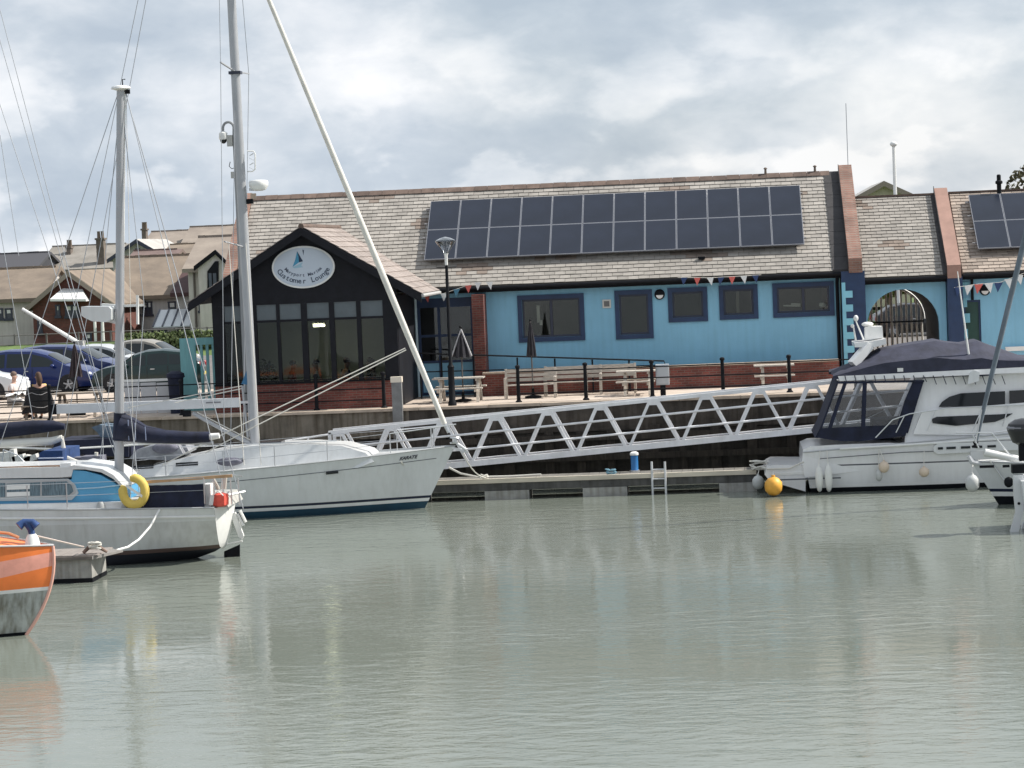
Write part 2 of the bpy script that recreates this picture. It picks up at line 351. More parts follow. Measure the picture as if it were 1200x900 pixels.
def window(parent, r, Y, n, surround=.14, mat=NAVYP, pane=DARKGLASS, depth=.1, name='window'):
    x0, x1, z0, z1 = r; s = surround
    f = MB()
    f.box(x0-s, x1+s, Y-.045, Y-.003, z1, z1+s); f.box(x0-s, x1+s, Y-.06, Y-.003, z0-s, z0); f.box(x0-s, x0, Y-.045, Y-.003, z0, z1); f.box(x1, x1+s, Y-.045, Y-.003, z0, z1)
    w = part(name, f, mat, parent)
    fr = MB(); q = .065; ya, yb = Y+depth, Y+depth+.06
    fr.box(x0, x1, ya, yb, z1-q, z1-.002); fr.box(x0, x1, ya, yb, z0+.002, z0+q); fr.box(x0+.002, x0+q, ya, yb, z0+q, z1-q); fr.box(x1-q, x1-.002, ya, yb, z0+q, z1-q)
    for k in range(1, n):
        xm = x0+(x1-x0)*k/n; fr.box(xm-q/2-.01, xm+q/2+.01, ya, yb, z0+q, z1-q)
    part('frame', fr, M('dark_frame', (.03, .035, .06), .4), w)
    for k in range(n):
        a = x0+(x1-x0)*k/n+q*.8; c = x0+(x1-x0)*(k+1)/n-q*.8
        part('pane', MB().box(a, c, ya+.02, ya+.035, z0+q*.9, z1-q*.9), pane, w)
    return w
OG = glassmat('office_glass', (.80, .82, .78), 1.2, .95)
for i, ((a, b_, c, d, n), r) in enumerate(zip(wins, holes)): window(B, r, FY, n, pane=OG)
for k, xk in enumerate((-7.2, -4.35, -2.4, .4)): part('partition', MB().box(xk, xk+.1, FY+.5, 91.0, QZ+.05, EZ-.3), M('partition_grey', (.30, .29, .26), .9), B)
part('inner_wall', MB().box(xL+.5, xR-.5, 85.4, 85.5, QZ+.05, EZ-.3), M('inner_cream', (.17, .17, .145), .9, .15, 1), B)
q = P(631, 368, 83.3); wl_ = thing('wall_heater', 'upright white fitting glimpsed inside the left pane of the wide two-pane window', 'heater', (q.x, 83.3, q.z-.25))
part('casing', MB().box(q.x-.05, q.x+.05, 83.25, 83.35, q.z-.28, q.z+.28), PAINTW, wl_); part('foot', MB().box(q.x+.03, q.x+.12, 83.25, 83.35, q.z-.36, q.z-.2), PAINTW, wl_)
q = P(930, 359, 83.25); tw = thing('folded_papers', 'pale papers lying on the inner sill of the rightmost two-pane window', 'papers', (q.x, 83.25, q.z))
for k, w_ in enumerate((.55, .3)): part('sheet_pile', MB().cb((q.x-.05+k*.12, 83.25, q.z+.02+k*.05), w_, .12, .045, ry=.06), PAINTW, tw)
q = P(963, 358, 83.25); cu2 = thing('white_jug', 'small white jug on the inner sill at the right end of the same window', 'jug', (q.x, 83.25, q.z-.06))
part('vessel', MB().lathe((q.x, 83.25, q.z-.06), [(.06, 0), (.10, .05), (.09, .12), (.06, .15)], 12), PAINTW, cu2); part('grip', MB().tube([(q.x+.09, 83.25, q.z+.05), (q.x+.15, 83.25, q.z+.02), (q.x+.09, 83.25, q.z-.03)], .012, 5), PAINTW, cu2)
# glazed entrance left of the brick pillar
x0, x1, z0, z1 = holes[5]
en = MB()
for x in (x0+.02, x0+(x1-x0)*.36, x1-.1): en.box(x, x+.09, FY+.05, FY+.14, z0, z1-.1)
en.box(x0, x1, FY+.045, FY+.145, z1-.3, z1-.002)
for z in (z0+.02, z0+1.05, z0+1.9): en.box(x0+.1, x1-.1, FY+.06, FY+.13, z, z+.08)
w = part('glazed_entrance', en, NAVYP, B)
for (a, c) in ((x0+.1, x0+(x1-x0)*.36), (x0+(x1-x0)*.36+.08, x1-.1)):
    for (e0, e1, mm) in ((z0+1.12, z0+1.9, 0), (z0+1.97, z1-.3, 0)): part('pane', MB().box(a, c, FY+.09, FY+.1, e0, e1), glassmat('shop_glass', (.45, .5, .52), 1.6), w)
    part('kick_panel', MB().box(a, c, FY+.085, FY+.105, z0+.1, z0+1.06), BLUE, w)
pr = rect(554, 568, 345, 436, FY-1.0)
part('brick_pillar', MB().box(pr[0], pr[1], FY-1.0, FY-.004, QZ, pr[3]), BRICK, B)
# eave: fascia, soffit, gutter
part('fascia', MB().box(xL-.1, xR, EY+.02, EY+.06, EZ-.2, EZ-.02), BLACK, B)
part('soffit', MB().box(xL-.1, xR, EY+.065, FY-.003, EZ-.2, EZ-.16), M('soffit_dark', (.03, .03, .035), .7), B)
part('gutter', MB().tube([(xL-.12, EY-.05, EZ-.07), (xR+.02, EY-.05, EZ-.07)], .065, 8), BLACK, B)
dp = P(486, 345, FY-.1)
part('downpipe', MB().tube([(dp.x, FY-.1, EZ-.2), (dp.x, FY-.1, QZ)], .05, 8), M('pale_blue_paint', (.5, .66, .74), .5), B)
dp = P(982, 345, FY-.1)
part('downpipe', MB().tube([(dp.x-.02, EY-.03, EZ-.12), (dp.x-.02, FY-.1, EZ-.4), (dp.x-.02, FY-.1, QZ)], .055, 8), BLACK, B)
vt = rect(706, 716, 351, 361, FY)
ve = part('wall_vent', MB().box(vt[0], vt[1], FY-.04, FY-.003, vt[2], vt[3]), M('vent_cream', (.6, .6, .56), .6), B)
part('vent_grille', MB().box(vt[0]+.05, vt[1]-.05, FY-.05, FY-.041, vt[2]+.05, vt[3]-.05), M('vent_grey', (.15, .15, .15), .6), ve)
def bulkhead(parent, u, v, Y):
    c = P(u, v, Y)
    l = part('bulkhead_light', MB().lathe((c.x, Y-.1, c.z), [(.17, .097), (.17, .03), (.13, 0)], 20, 'Y'), BLACK, parent)
    V = [(c.x+.115*math.cos(a*math.pi/8), Y-.115, c.z-.02+.115*math.sin(-a*math.pi/8)) for a in range(9)]
    part('lens', MB().slab([(p[0], p[2]) for p in V], Y-.115, Y-.1), PAINTW, l)
bulkhead(B, 773, 345, FY)
# roof: deck, slates, ridge
DK = M('roof_battens', (.14, .125, .11), .9)
def roof_deck(parent, xa, xb, ey, ez, ry, rz, t=.06, name='roof_deck'):
    n = Vector((0, -(rz-ez), ry-ey)).normalized()
    part(name, MB().frame((xa, ey, ez-.0), (xb-xa, 0, 0), (0, ry-ey, rz-ez), -n*t), DK, parent)
SLATE = M('pale_slate', (.345, .32, .29), .8, .2, 1.5, bump=.3, bscale=25, rand=.17)
SLATE2 = M('brown_slate', (.23, .185, .155), .85, .2, 2.5, bump=.3, rand=.25)
def slates(parent, xa, xb, ey, ez, ry, rz, rows, wd, mat, skip=None, nparts=300, seed=1, brown=0.0):
    d = Vector((0, ry-ey, rz-ez)); Ls = d.length; d.normalize(); n = Vector((0, -d.z, d.y)); h = Ls/rows
    rg = random.Random(seed)
    def shape(w):
        k = MB(); a = -w/2+.006; b2 = w/2-.006; th = .016
        v = []
        for x in (a, b2):
            for (q, e_) in ((0, .034), (h*1.12, .008), (h*1.12, .002), (0, .034-th)): v.append(Vector((x, 0, 0)) + d*q + n*e_)
        k.add(v, [(0, 1, 2, 3), (7, 6, 5, 4), (0, 4, 5, 1), (3, 2, 6, 7), (0, 3, 7, 4), (1, 5, 6, 2)]); return k
    full = shape(wd); me = full.mesh('slate', mat, (0, 0, 0), 20); rest = MB(); cnt = 0; bm = MB(); spots = [(rg.uniform(xa, xb), rg.uniform(0, rows)) for _ in range(int(brown))]
    for r in range(rows):
        x = xa + (wd/2 if r % 2 else 0)
        cells = [(xa, xa+wd/2)] if r % 2 else []
        while x < xb-.03: cells.append((x, min(x+wd, xb))); x += wd
        for (p, q) in cells:
            mid = (p+q)/2
            if skip and skip(mid, (r+.5)/rows): continue
            o = Vector((mid, ey, ez)) + d*(r*h)
            lift = n*rg.uniform(0, .006) + d*rg.uniform(-.008, .008)
            isb = any(abs(mid-sx) < rg.uniform(.3, .75) and abs(r-sr) < rg.uniform(.6, 1.6) for sx, sr in spots)
            if q-p > wd*.98 and cnt < nparts and not isb:
                ob = inst('slate', me, parent, o+lift); cnt += 1
            else:
                k = shape(q-p)
                (bm if isb else rest).add([Vector(v_)+o+lift for v_ in k.v], k.f)
    if rest.v: part('slate', rest, mat, parent, stuff=True, ang=20)
    if bm.v: part('slate', bm, SLATE2, parent, stuff=True, ang=20, label='browned slates in blotches')
roof_deck(B, xL, xR-.02, EY, EZ, RY, RZ)
d_ = Vector((0, RY-EY, RZ-EZ))
n_ = Vector((0, -d_.z, d_.y)).normalized()
PX0, PX1 = -9.71, 2.68; f0, f1 = (83.5-EY)/(RY-EY), (86.2-EY)/(RY-EY)
slates(B, xL, xR-.04, EY, EZ+.01, RY, RZ+.01, 27, .34, SLATE, skip=lambda x, f: PX0+.8 < x < PX1-.6 and f0+.1 < f < f1-.09, seed=4, brown=12)
roof_deck(B, xL, xR-.02, 91.5, EZ, RY+.002, RZ, name='rear_roof')
rg_ = random.Random(8); x = xL
while x < xR-.3:
    w_ = min(.45, xR-.05-x); q = MB(); z = RZ+.03+rg_.uniform(0, .01)
    q.add([(x, RY-.2, z-.1), (x+w_-.01, RY-.2, z-.1), (x+w_-.01, RY, z+.055), (x, RY, z+.055), (x, RY+.2, z-.1), (x+w_-.01, RY+.2, z-.1)], [(0, 1, 2, 3), (3, 2, 5, 4), (0, 3, 4), (1, 5, 2)])
    part('ridge_tile', q, M('ridge_clay', (.15, .105, .085), .85, .3, 3, rand=.3), B); x += w_
for u in (897, 955):
    c = P(u, 200, RY); part('roof_finial', MB().tube([(c.x, RY, RZ), (c.x, RY, RZ+.24)], [.05, .035], 8).lathe((c.x, RY, RZ+.22), [(.03, 0), (.07, .03), (.03, .07)], 8), M('clay_dark', (.13, .1, .08), .8), B)
part('roof_vent', MB().cb((P(822, 300, 83).x, 83.2, EZ+.62), .22, .12, .08), BLACK, B)
# brick verge parapets (raised gables)
PBR = brickmat('pink_brick', (.27, .145, .11), (.20, .105, .08), (.24, .19, .16), var=.35)
def parapet(parent, x, w, ey, ez, ry, rz, up, mat, back=4.5, name='gable_parapet'):
    pts = [(ey-.12, ez+up), (ry, rz+up), (ry+back, ez+up), (ry+back, ez-.2), (ry, rz-.2), (ey-.12, ez-.2)]
    m = MB(); m.add([(x, y, z) for y, z in pts]+[(x+w, y, z) for y, z in pts], [(0, 1, 2, 3, 4, 5)[::-1], (6, 7, 8, 9, 10, 11)]+[(i, (i+1) % 6, (i+1) % 6+6, i+6) for i in range(6)])
    return part(name, m, mat, parent)
xP = P(984, 230, 86).x+.04
parapet(B, xP, .43, EY-.05, EZ-.1+.25, RY, RZ, .26, PBR)
parapet(B, xL-.37, .36, EY, EZ+.1, RY, RZ, .2, PBR)
PSHADOW = M('parapet_shadow_black', (.035, .033, .035), .7, .3, 3, bump=.3)  # black for strips drawn as the parapets' shaded side and shadow on the slates
def shadow_strips(parent, xa, xb, ey, ez, ry, rz, n=8):
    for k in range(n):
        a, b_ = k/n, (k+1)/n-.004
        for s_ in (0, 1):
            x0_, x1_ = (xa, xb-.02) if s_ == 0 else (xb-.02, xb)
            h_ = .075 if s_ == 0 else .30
            part('parapet_shadow_strip', MB().frame((x0_, lerp_(ey, ry, a), lerp_(ez, rz, a)), (x1_-x0_, 0, 0), (0, (ry-ey)*(b_-a), (rz-ez)*(b_-a)), (0, 0, h_)), PSHADOW, parent)
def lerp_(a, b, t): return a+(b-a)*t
shadow_strips(B, xR-.24, xP-.004, EY-.02, EZ, RY, RZ)
# navy pilaster with pale quoins
ql = rect(989, 1003, 300, 424, EY-.1)
part('pilaster', MB().box(xR+.01, xP+.5, EY-.13, FY+.6, QZ, EZ+.0), NAVYP, B)
LB = M('pale_blue_render', (.24, .55, .68), .8, .08, 2)
for k in range(7):
    z = EZ-.62-k*.44
    if z > QZ+.1: part('quoin', MB().box(xR+.015, xR+.21 + (.14 if k % 2 == 0 else .14), EY-.175, EY-.133, z-.22, z), LB, B)
part('quoin_strip', MB().box(xR+.012, xR+.13, EY-.16, EY-.132, QZ, EZ-.35), LB, B)

# low brick terrace wall before the facade, and its handrail
T = thing('terrace_wall', 'low red brick wall with pale coping along the foot of the blue facade', 'brick wall', (-3, 81.7, QZ))
tx0, tx1 = P(566, 450, 81.6).x, P(984, 440, 81.6).x; tz = P(900, 424, 81.6).z
part('brickwork', MB().box(tx0, tx1, 81.6, 82.0, QZ, tz-.06), BRICK, T)
x = tx0
while x < tx1-.1:
    w_ = min(1.2, tx1-x); part('coping_stone', MB().box(x, x+w_-.01, 81.55, 82.05, tz-.058, tz), M('coping_concrete'), T); x += w_
mrh = MB(); H = thing('ramp_handrail', 'black tubular handrail dropping along the access ramp before the blue wall', 'handrail', (P(670, 430, 81.4).x, 81.4, QZ))
a_, c_ = P(492, 414, 81.4), P(778, 423, 81.4)
part('rail', MB().tube([a_, c_, (c_.x+.12, 81.4, c_.z-.35)], .028, 6), BLACK, H)
part('rail', MB().tube([P(492, 436, 81.4), P(778, 428, 81.4)], .022, 6), BLACK, H)
for u in (492, 517, 555, 606, 650, 694, 737):
    c = P(u, 418+(u-571)*.028, 81.4); part('post', MB().tube([(c.x, 81.4, c.z), (c.x, 81.4, QZ)], .028, 6), BLACK, H)

# solar array on the long roof
PV = M('solar_cells', (.016, .021, .036), .28, .2, .8, spec=.4)
def solar(label, X0, cols, ey, ez, ry, rz, fa, fb, wd, standoff=.22, cutx=None):
    d = Vector((0, ry-ey, rz-ez)); n = Vector((0, -d.z, d.y)).normalized(); o = Vector((X0, ey, ez)) + d*fa + n*standoff; ln = d.length*(fb-fa)/2; du = d.normalized()
    A = thing('solar_array', label, 'solar panels', o)
    k = MB().frame((0, 0, 0), (wd-.012, 0, 0), du*(ln-.012), n*.04); me_f = k.mesh('solar_panel', M('panel_frame', (.20, .21, .24), .5))
    k = MB().frame((.022, 0, 0)+Vector((0, 0, 0)) if False else Vector((.022, 0, 0))+du*.022+n*.04, (wd-.056, 0, 0), du*(ln-.056), n*.003); me_c = k.mesh('cell_sheet', PV)
    for r in range(2):
        for c in range(cols):
            p = inst('solar_panel', me_f, A, o+Vector((c*wd, 0, 0))+du*(r*ln)); q = inst('cell_sheet', me_c, p, _WL[p.name])
    for f in (.12, .38, .62, .88):
        s0 = o + du*(2*ln*f) - n*.05
        part('mounting_rail', MB().frame(s0-Vector((.14, 0, 0)), (cols*wd+.2, 0, 0), du*.04, n*.045), M('rail_grey', (.22, .22, .23), .6), A)
    part('mounting_foot', (lambda m: [m.frame(o+du*(2*ln*f)-n*.19+Vector((x, 0, 0)), (.05, 0, 0), du*.05, n*.14) for f in (.12, .38, .62, .88) for x in [j*1.5+.2 for j in range(int(cols*wd/1.5)+1)]] and m)(MB()), GALV, A, stuff=True)
    return A
solar('long twelve-column double row of dark solar panels on the main slate roof', PX0, 12, EY, EZ, RY, RZ, f0, f1, (PX1-PX0)/12)

# ---------------------------------------------------------------- arch link and right-hand building
a2 = P(1003, 325, 82.5).x; b2 = P(1109, 325, 82.5).x
E2, Z2, R2 = 5.765, 8.40, 86.5
K = thing('arch_building', 'short blue block with slate roof and a round-headed passage closed by a barred gate', 'building', ((a2+b2)/2, FY, QZ))
ac = P(1058.5, 381, FY); ar = 41.5*FY/F
mk = MB(); N = 16; az = ac.z
arc = [(ac.x+ar*math.cos(math.pi*i/N), az+ar*math.sin(math.pi*i/N)) for i in range(N+1)]
mk.slab([(ac.x+ar, QZ), (b2+.0, QZ), (b2, E2), (ac.x, E2)]+[p for p in arc[:N//2+1]][::-1], FY, FY+.3)
mk.slab([(a2, E2), (a2, QZ), (ac.x-ar, QZ)]+arc[::-1][:N//2+1]+[(ac.x, E2)], FY, FY+.3)
part('front_wall', mk, BLUE, K)
tn = MB(); prof = [(ac.x+ar, QZ)]+arc+[(ac.x-ar, QZ)]
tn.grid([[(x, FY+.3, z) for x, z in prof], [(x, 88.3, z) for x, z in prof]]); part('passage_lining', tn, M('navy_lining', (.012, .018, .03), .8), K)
part('side_fill', MB().box(a2, ac.x-ar-.02, FY+.31, 88.3, QZ, E2).box(ac.x+ar+.02, b2, FY+.31, 88.3, QZ, E2).box(a2, b2, FY+.31, 88.3, E2-.25, E2-.1), BLACK, K)
roof_deck(K, a2-.05, b2+.02, 82.5, E2, R2, Z2); roof_deck(K, a2-.05, b2+.02, 88.45, E2, R2+.002, Z2, name='rear_roof')
slates(K, a2-.03, b2+.0, 82.5, E2+.01, R2, Z2+.01, 25, .34, SLATE, seed=9, brown=2)
part('fascia', MB().box(a2+.05, b2, 82.52, 82.56, E2-.2, E2-.02), BLACK, K); part('gutter', MB().tube([(a2+.02, 82.45, E2-.07), (b2, 82.45, E2-.07)], .06, 8), BLACK, K)
part('soffit', MB().box(a2+.05, b2, 82.565, FY-.003, E2-.2, E2-.16), M('soffit_dark'), K)
part('ridge_tile', MB().box(a2, b2, R2-.1, R2+.1, Z2, Z2+.06), M('ridge_clay'), K)
parapet(K, b2+.03, .43, 82.5, E2+.1, R2, Z2, .22, M('smooth_pink_coping', (.34, .205, .165), .8, .15, 2))
shadow_strips(K, b2-.10, b2+.026, 82.48, E2, R2, Z2)
part('pilaster', MB().box(b2+.02, b2+.5, 82.42, FY+.6, QZ, E2-.05), NAVYP, K)
for k in range(6): part('quoin', MB().box(b2+.52, b2+.74-(k % 2)*.08, FY-.035, FY-.003, E2-.55-k*.5, E2-.25-k*.5), LB, K)
gx = thing('passage_gate', 'tall pale barred iron gate filling the far end of the arched passage', 'gate', (ac.x, 88.5, QZ))
part('arched_frame', MB().tube([(ac.x+(ar-.05)*math.cos(math.pi*i/20), 88.5, az+(ar-.05)*math.sin(math.pi*i/20)) for i in range(21)], .045, 6), PAINTW, gx)
for k in range(13):
    x = ac.x-ar+.13+k*(2*ar-.26)/12; h = az+math.sqrt(max(0, (ar-.05)**2-(x-ac.x)**2))
    part('bar', MB().tube([(x, 88.5, QZ+.05), (x, 88.5, h)], .05 if k == 6 else .033, 6), M('gate_bar_paint', (.80, .77, .70), .5), gx)
for z in (QZ+.3, az-.1): part('cross_rail', MB().box(ac.x-ar+.05, ac.x+ar-.05, 88.47, 88.53, z, z+.05), BLACK, gx)

a3 = b2+.5; b3 = P(1240, 300, 82.5).x
D = thing('end_building', 'blue building at the right edge with a green door, small solar array and black flue', 'building', (a3+2, FY, QZ))
hd = rect(1131, 1150, 352, 440, FY); hd = (hd[0], hd[1], QZ+.05, hd[3])
md = MB(); wall_holes(md, a3, b3, QZ-.1, 5.9, FY, FY+.3, [hd]); part('front_wall', md, BLUE, D)
dd = part('door', MB().box(hd[0], hd[1], FY+.1, FY+.15, hd[2], hd[3]), M('green_door', (.018, .07, .055), .45, .2, 2), D)
part('door_frame', MB().box(hd[1]-.06, hd[1]-.002, FY+.05, FY+.099, hd[2], hd[3]).box(hd[0]+.002, hd[0]+.06, FY+.05, FY+.099, hd[2], hd[3]).box(hd[0]+.061, hd[1]-.061, FY+.05, FY+.099, hd[3]-.07, hd[3]-.002), NAVYP, D)
part('handle', MB().ball((hd[0]+.14, FY+.07, QZ+1.05), .035), STEEL, dd)
E3 = 5.80; Z3 = 8.42
roof_deck(D, a3, b3, 82.5, E3, R2, Z3); roof_deck(D, a3, b3, 88.45, E3, R2+.002, Z3, name='rear_roof')
slates(D, a3+.02, b3, 82.5, E3+.01, R2, Z3+.01, 25, .34, M('warm_slate', (.38, .315, .265), .8, .18, 2.5, bump=.3, rand=.3), seed=12)
part('fascia', MB().box(a3, b3, 82.52, 82.56, E3-.2, E3-.02), BLACK, D); part('gutter', MB().tube([(a3+.02, 82.45, E3-.07), (b3, 82.45, E3-.07)], .06, 8), BLACK, D)
part('soffit', MB().box(a3, b3, 82.565, FY-.003, E3-.2, E3-.16), M('soffit_dark'), D)
part('ridge_tile', MB().box(a3, b3, R2-.1, R2+.1, Z3, Z3+.06), M('ridge_clay'), D)
part('downpipe', MB().tube([(P(1139, 340, FY).x, FY-.08, E3-.15), (P(1139, 340, FY).x, FY-.08, hd[3])], .045, 8), BLACK, D)
bulkhead(D, 1154, 340, FY)
part('window_sill', MB().box(P(1178, 410, FY).x, b3, FY-.12, FY-.003, P(1190, 411, FY).z, P(1190, 406, FY).z), PAINTW, D)
part('side_wall', MB().box(b3-.3, b3-.01, FY+.31, 88.4, QZ, E3-.25), BLUE, D)
fl = P(1171, 226, 86)
part('flue', MB().tube([(fl.x, 86, fl.z-.3), (fl.x, 86, fl.z+.28)], .075, 10).lathe((fl.x, 86, fl.z+.28), [(.07, 0), (.12, .03), (.12, .1), (.07, .14), (.07, .3), (.04, .33)], 10), BLACK, D)
part('flashing', MB().frame((fl.x-.45, 85.55, Z2-.72), (.85, 0, 0), (0, .45, .3), (0, -.02, .04)), PAINTW, D)
sp = P(1140, 303, 83.3)
q0 = (83.35-82.5)/4; q1 = (86.05-82.5)/4
solar('smaller block of solar panels at the right edge of the picture', P(1146, 300, 83.35).x, 3, 82.5, E3, R2, Z3, q0, q1, 1.035)
# right-hand low fascia and soffit joins
# ---------------------------------------------------------------- customer lounge (gabled, black)
LY = 77.9
lx0, lx1 = P(251, 420, LY).x, P(467, 420, LY).x
Lg = thing('gabled_lounge', 'black gabled lounge with tall glazing and an oval sign above a brick base', 'building', ((lx0+lx1)/2, LY, QZ))
ap = P(353, 266, LY-.3); eL = P(236, 354, LY-.3); eR = P(492, 343, LY-.3); ez = (eL.z+eR.z)/2; sl_ = (ap.z-ez)/((eR.x-eL.x)/2)
axm = ap.x; hw = max(axm-eL.x, eR.x-axm)
gb = P(360, 356, LY).z; gt = P(360, 447, LY).z
CHAR = M('black_boarding', (.009, .0095, .014), .6, .3, 3, bump=.2, spec=.25)
yb_ = 82.3
# gable boarding
g = MB(); g.slab([(lx0, gb+.02), (lx1, gb+.02), (lx1, ez+(hw-(lx1-axm))*sl_-.12), (axm, ap.z-.12), (lx0, ez+(hw-(axm-lx0))*sl_-.12)], LY, LY+.15); part('gable_board', g, CHAR, Lg)
def topz(x): return ez+(hw-abs(x-axm))*sl_
bz0 = P(360, 447, LY).z
part('base_wall', MB().box(lx0, lx1, LY-.06, LY+.2, QZ-.05, bz0-.05), BRICK, Lg)
part('base_coping', MB().box(lx0-.02, lx1+.02, LY-.1, LY+.2, bz0-.049, bz0+.0), BLACK, Lg)
cols = [(265, 285), (290, 300), (303, 325), (329, 354), (361, 387), (393, 419), (424, 450)]
cols = [(264, 284), (302, 325), (329, 354), (361, 387), (393, 419), (424, 450)]
tb = P(360, 375, LY).z
xs = [(P(a, 400, LY).x, P(b_, 400, LY).x) for a, b_ in cols]
ed = [lx0]+[v_ for p in xs for v_ in p]+[lx1]
for i in range(0, len(ed), 2): part('mullion', MB().box(ed[i], ed[i+1], LY+.0, LY+.12, bz0, gb+.019), CHAR, Lg)
LG = glassmat('lounge_glass', (.72, .78, .76), .8)
for (p, q) in xs:
    part('transom', MB().box(p, q, LY+.02, LY+.1, tb-.03, tb+.04), CHAR, Lg)
    part('upper_pane', MB().box(p, q, LY+.05, LY+.06, tb+.04, gb+.019), M('frosted_pane', (.10, .125, .14), .25, .1, 2), Lg)
    part('lower_pane', MB().box(p, q, LY+.05, LY+.06, bz0, tb-.03), LG, Lg)
part('side_wall', MB().box(lx0, lx0+.15, LY+.21, yb_, QZ, ez-.05), CHAR, Lg)
part('side_wall', MB().box(lx1-.15, lx1, LY+.21, yb_+.2, QZ, ez-.05), CHAR, Lg)
part('rear_wall', MB().box(lx0+.16, lx1-.16, 82.3, 82.4, QZ, ez+.4), M('room_wall', (.55, .56, .50), .9, .1, 1), Lg)
part('room_floor', MB().box(lx0+.16, lx1-.16, LY+.21, 82.29, QZ, QZ+.06), M('room_floor_mat', (.22, .17, .13), .7), Lg)
part('ceiling', MB().box(lx0+.16, lx1-.16, LY+.16, 82.29, gb+.15, gb+.2), M('ceiling_white'), Lg)
# roof slopes
for s in (-1, 1):
    q = MB(); xe = axm+s*(hw+.05); ze = ez-.05*sl_; n2_ = Vector((s*sl_, 0, 1)).normalized()
    q.frame((xe, LY-.35, ze), (axm-xe, 0, ap.z-ze), (0, 86.0-LY, 0), -n2_*.09); part('roof_slope', q, CHAR, Lg)
    # bargeboard
    part('bargeboard', MB().frame((xe, LY-.4, ze-.02), (axm-xe, 0, ap.z-ze), (0, .045, 0), (0, 0, -.24)), CHAR, Lg)
    # tiles
    Lr = math.hypot(hw+.05, ap.z-ze); rows_ = 13; du = Vector((axm-xe, 0, ap.z-ze)).normalized(); h = Lr/rows_
    k = MB(); v = []
    for y in (.004, .276):
        for (qq, e_) in ((-.01, .045), (h*1.12, .018), (h*1.12, .006), (-.01, .02)): v.append(Vector((0, y, 0))+du*qq+n2_*e_)
    k.add(v, [(0, 1, 2, 3), (7, 6, 5, 4), (0, 4, 5, 1), (3, 2, 6, 7), (0, 3, 7, 4), (1, 5, 6, 2)]); me = k.mesh('roof_tile', M('pinkish_tile', (.335, .285, .26), .85, .2, 3, bump=.3, rand=.25), ang=20)
    rest = MB()
    for r in range(rows_):
        for c in range(int((86-LY+.3)/.28)):
            o = Vector((xe, LY-.36+c*.28, ze))+du*(r*h)+n2_*random.uniform(0, .006)
            if s == 1 and c < 11: inst('roof_tile', me, Lg, o)
            else: rest.add([Vector(p)+o for p in k.v], k.f)
    part('roof_tile', rest, M('pinkish_tile'), Lg, stuff=True, ang=20)
part('ridge_cap', MB().tube([(axm, LY-.36, ap.z+.02), (axm, 86, ap.z+.02)], .09, 8), M('ridge_clay'), Lg)
part('gutter', MB().tube([(axm+hw+.08, LY-.35, ez-.08), (axm+hw+.08, 82.4, ez-.08)], .055, 8), M('pale_gutter', (.45, .45, .44), .5), Lg)
for (p_, q_) in ((axm-hw*.53, 'l'), (axm+hw*.5, 'r')): pass
# oval sign
S = P(355.5, 313, LY-.05); sw, sh = 37.5*LY/F, 25*LY/F
Sg = thing('oval_sign', 'white oval sign with a small blue sailing yacht emblem on the black gable', 'sign', (S.x, LY-.02, S.z))
def ell(a, b, n=56, cx=S.x, cz=S.z): return [(cx+a*math.cos(2*math.pi*i/n), cz+b*math.sin(2*math.pi*i/n)) for i in range(n)]
part('rim', MB().slab(ell(sw, sh), LY-.075, LY-.003), PAINTW, Sg)
part('face', MB().slab(ell(sw-.055, sh-.055), LY-.085, LY-.0751), M('sign_face', (.52, .58, .66), .5), Sg)
def uv(x, y): return (S.x + (x-548)/1200*100*LY/F, S.z - (y-400)/780*65*LY/F)
part('dark_sail', MB().slab([uv(468, 165), uv(550, 318), uv(492, 330), uv(488, 240)], LY-.09, LY-.0851), M('sign_navy', (.01, .03, .07), .5), Sg)
part('blue_sail', MB().slab([uv(470, 175), uv(487, 240), uv(491, 330), uv(396, 392), uv(440, 290)], LY-.09, LY-.0851), M('sign_blue', (.05, .26, .42), .5), Sg)
part('hull_swoosh', MB().slab([uv(396, 398), uv(545, 330), uv(520, 380), uv(545, 400), uv(420, 412)], LY-.089, LY-.0852), M('sign_pale_blue', (.30, .48, .58), .5), Sg)
part('bird_mark', MB().slab([uv(545, 145), uv(560, 235), uv(572, 150), uv(556, 165)], LY-.09, LY-.0851), M('sign_navy'), Sg)
def arc_text(nm, mat, txt, rx, rz, a0, a1, size, cz):
    n = len(txt)
    for i, ch in enumerate(txt):
        if ch == ' ': continue
        a = a0+(a1-a0)*(i+.5)/n; x = S.x+rx*math.cos(a); z = cz+rz*math.sin(a)
        tx, tz_ = -rx*math.sin(a), rz*math.cos(a)
        mb = MB(); text_mb(mb, ch, (x, LY-.09, z), size, rot=math.atan2(tz_, tx), depth=.008, bold=.003); part(nm, mb, mat, Sg)
arc_text('letter', M('sign_ink', (.06, .08, .12), .6), 'Customer Lounge', sw*.80, sh*.74, math.pi*1.085, math.pi*1.925, .225, S.z+.05)
arc_text('small_letter', M('sign_ink2', (.10, .12, .17), .6), 'Maryport Marina', sw*.60, sh*.52, math.pi*1.12, math.pi*1.88, .14, S.z+.09)
lp = P(374, 380, 80)
cl = thing('ceiling_light', 'lit ceiling light seen through the glass of the lounge', 'light', (lp.x, 80, lp.z))
part('housing', MB().box(lp.x-.20, lp.x+.20, 79.85, 80.15, lp.z, lp.z+.05), PAINTW, cl); part('diffuser', MB().box(lp.x-.16, lp.x+.16, 79.82, 80.12, lp.z-.07, lp.z-.001), emit('warm_light', (1, .88, .6), 16), cl)
for s_ in (-.25, .25): part('hanger', MB().tube([(lp.x+s_, 80, lp.z+.05), (lp.x+s_, 80, gb+.15)], .008, 5), BLACK, cl)
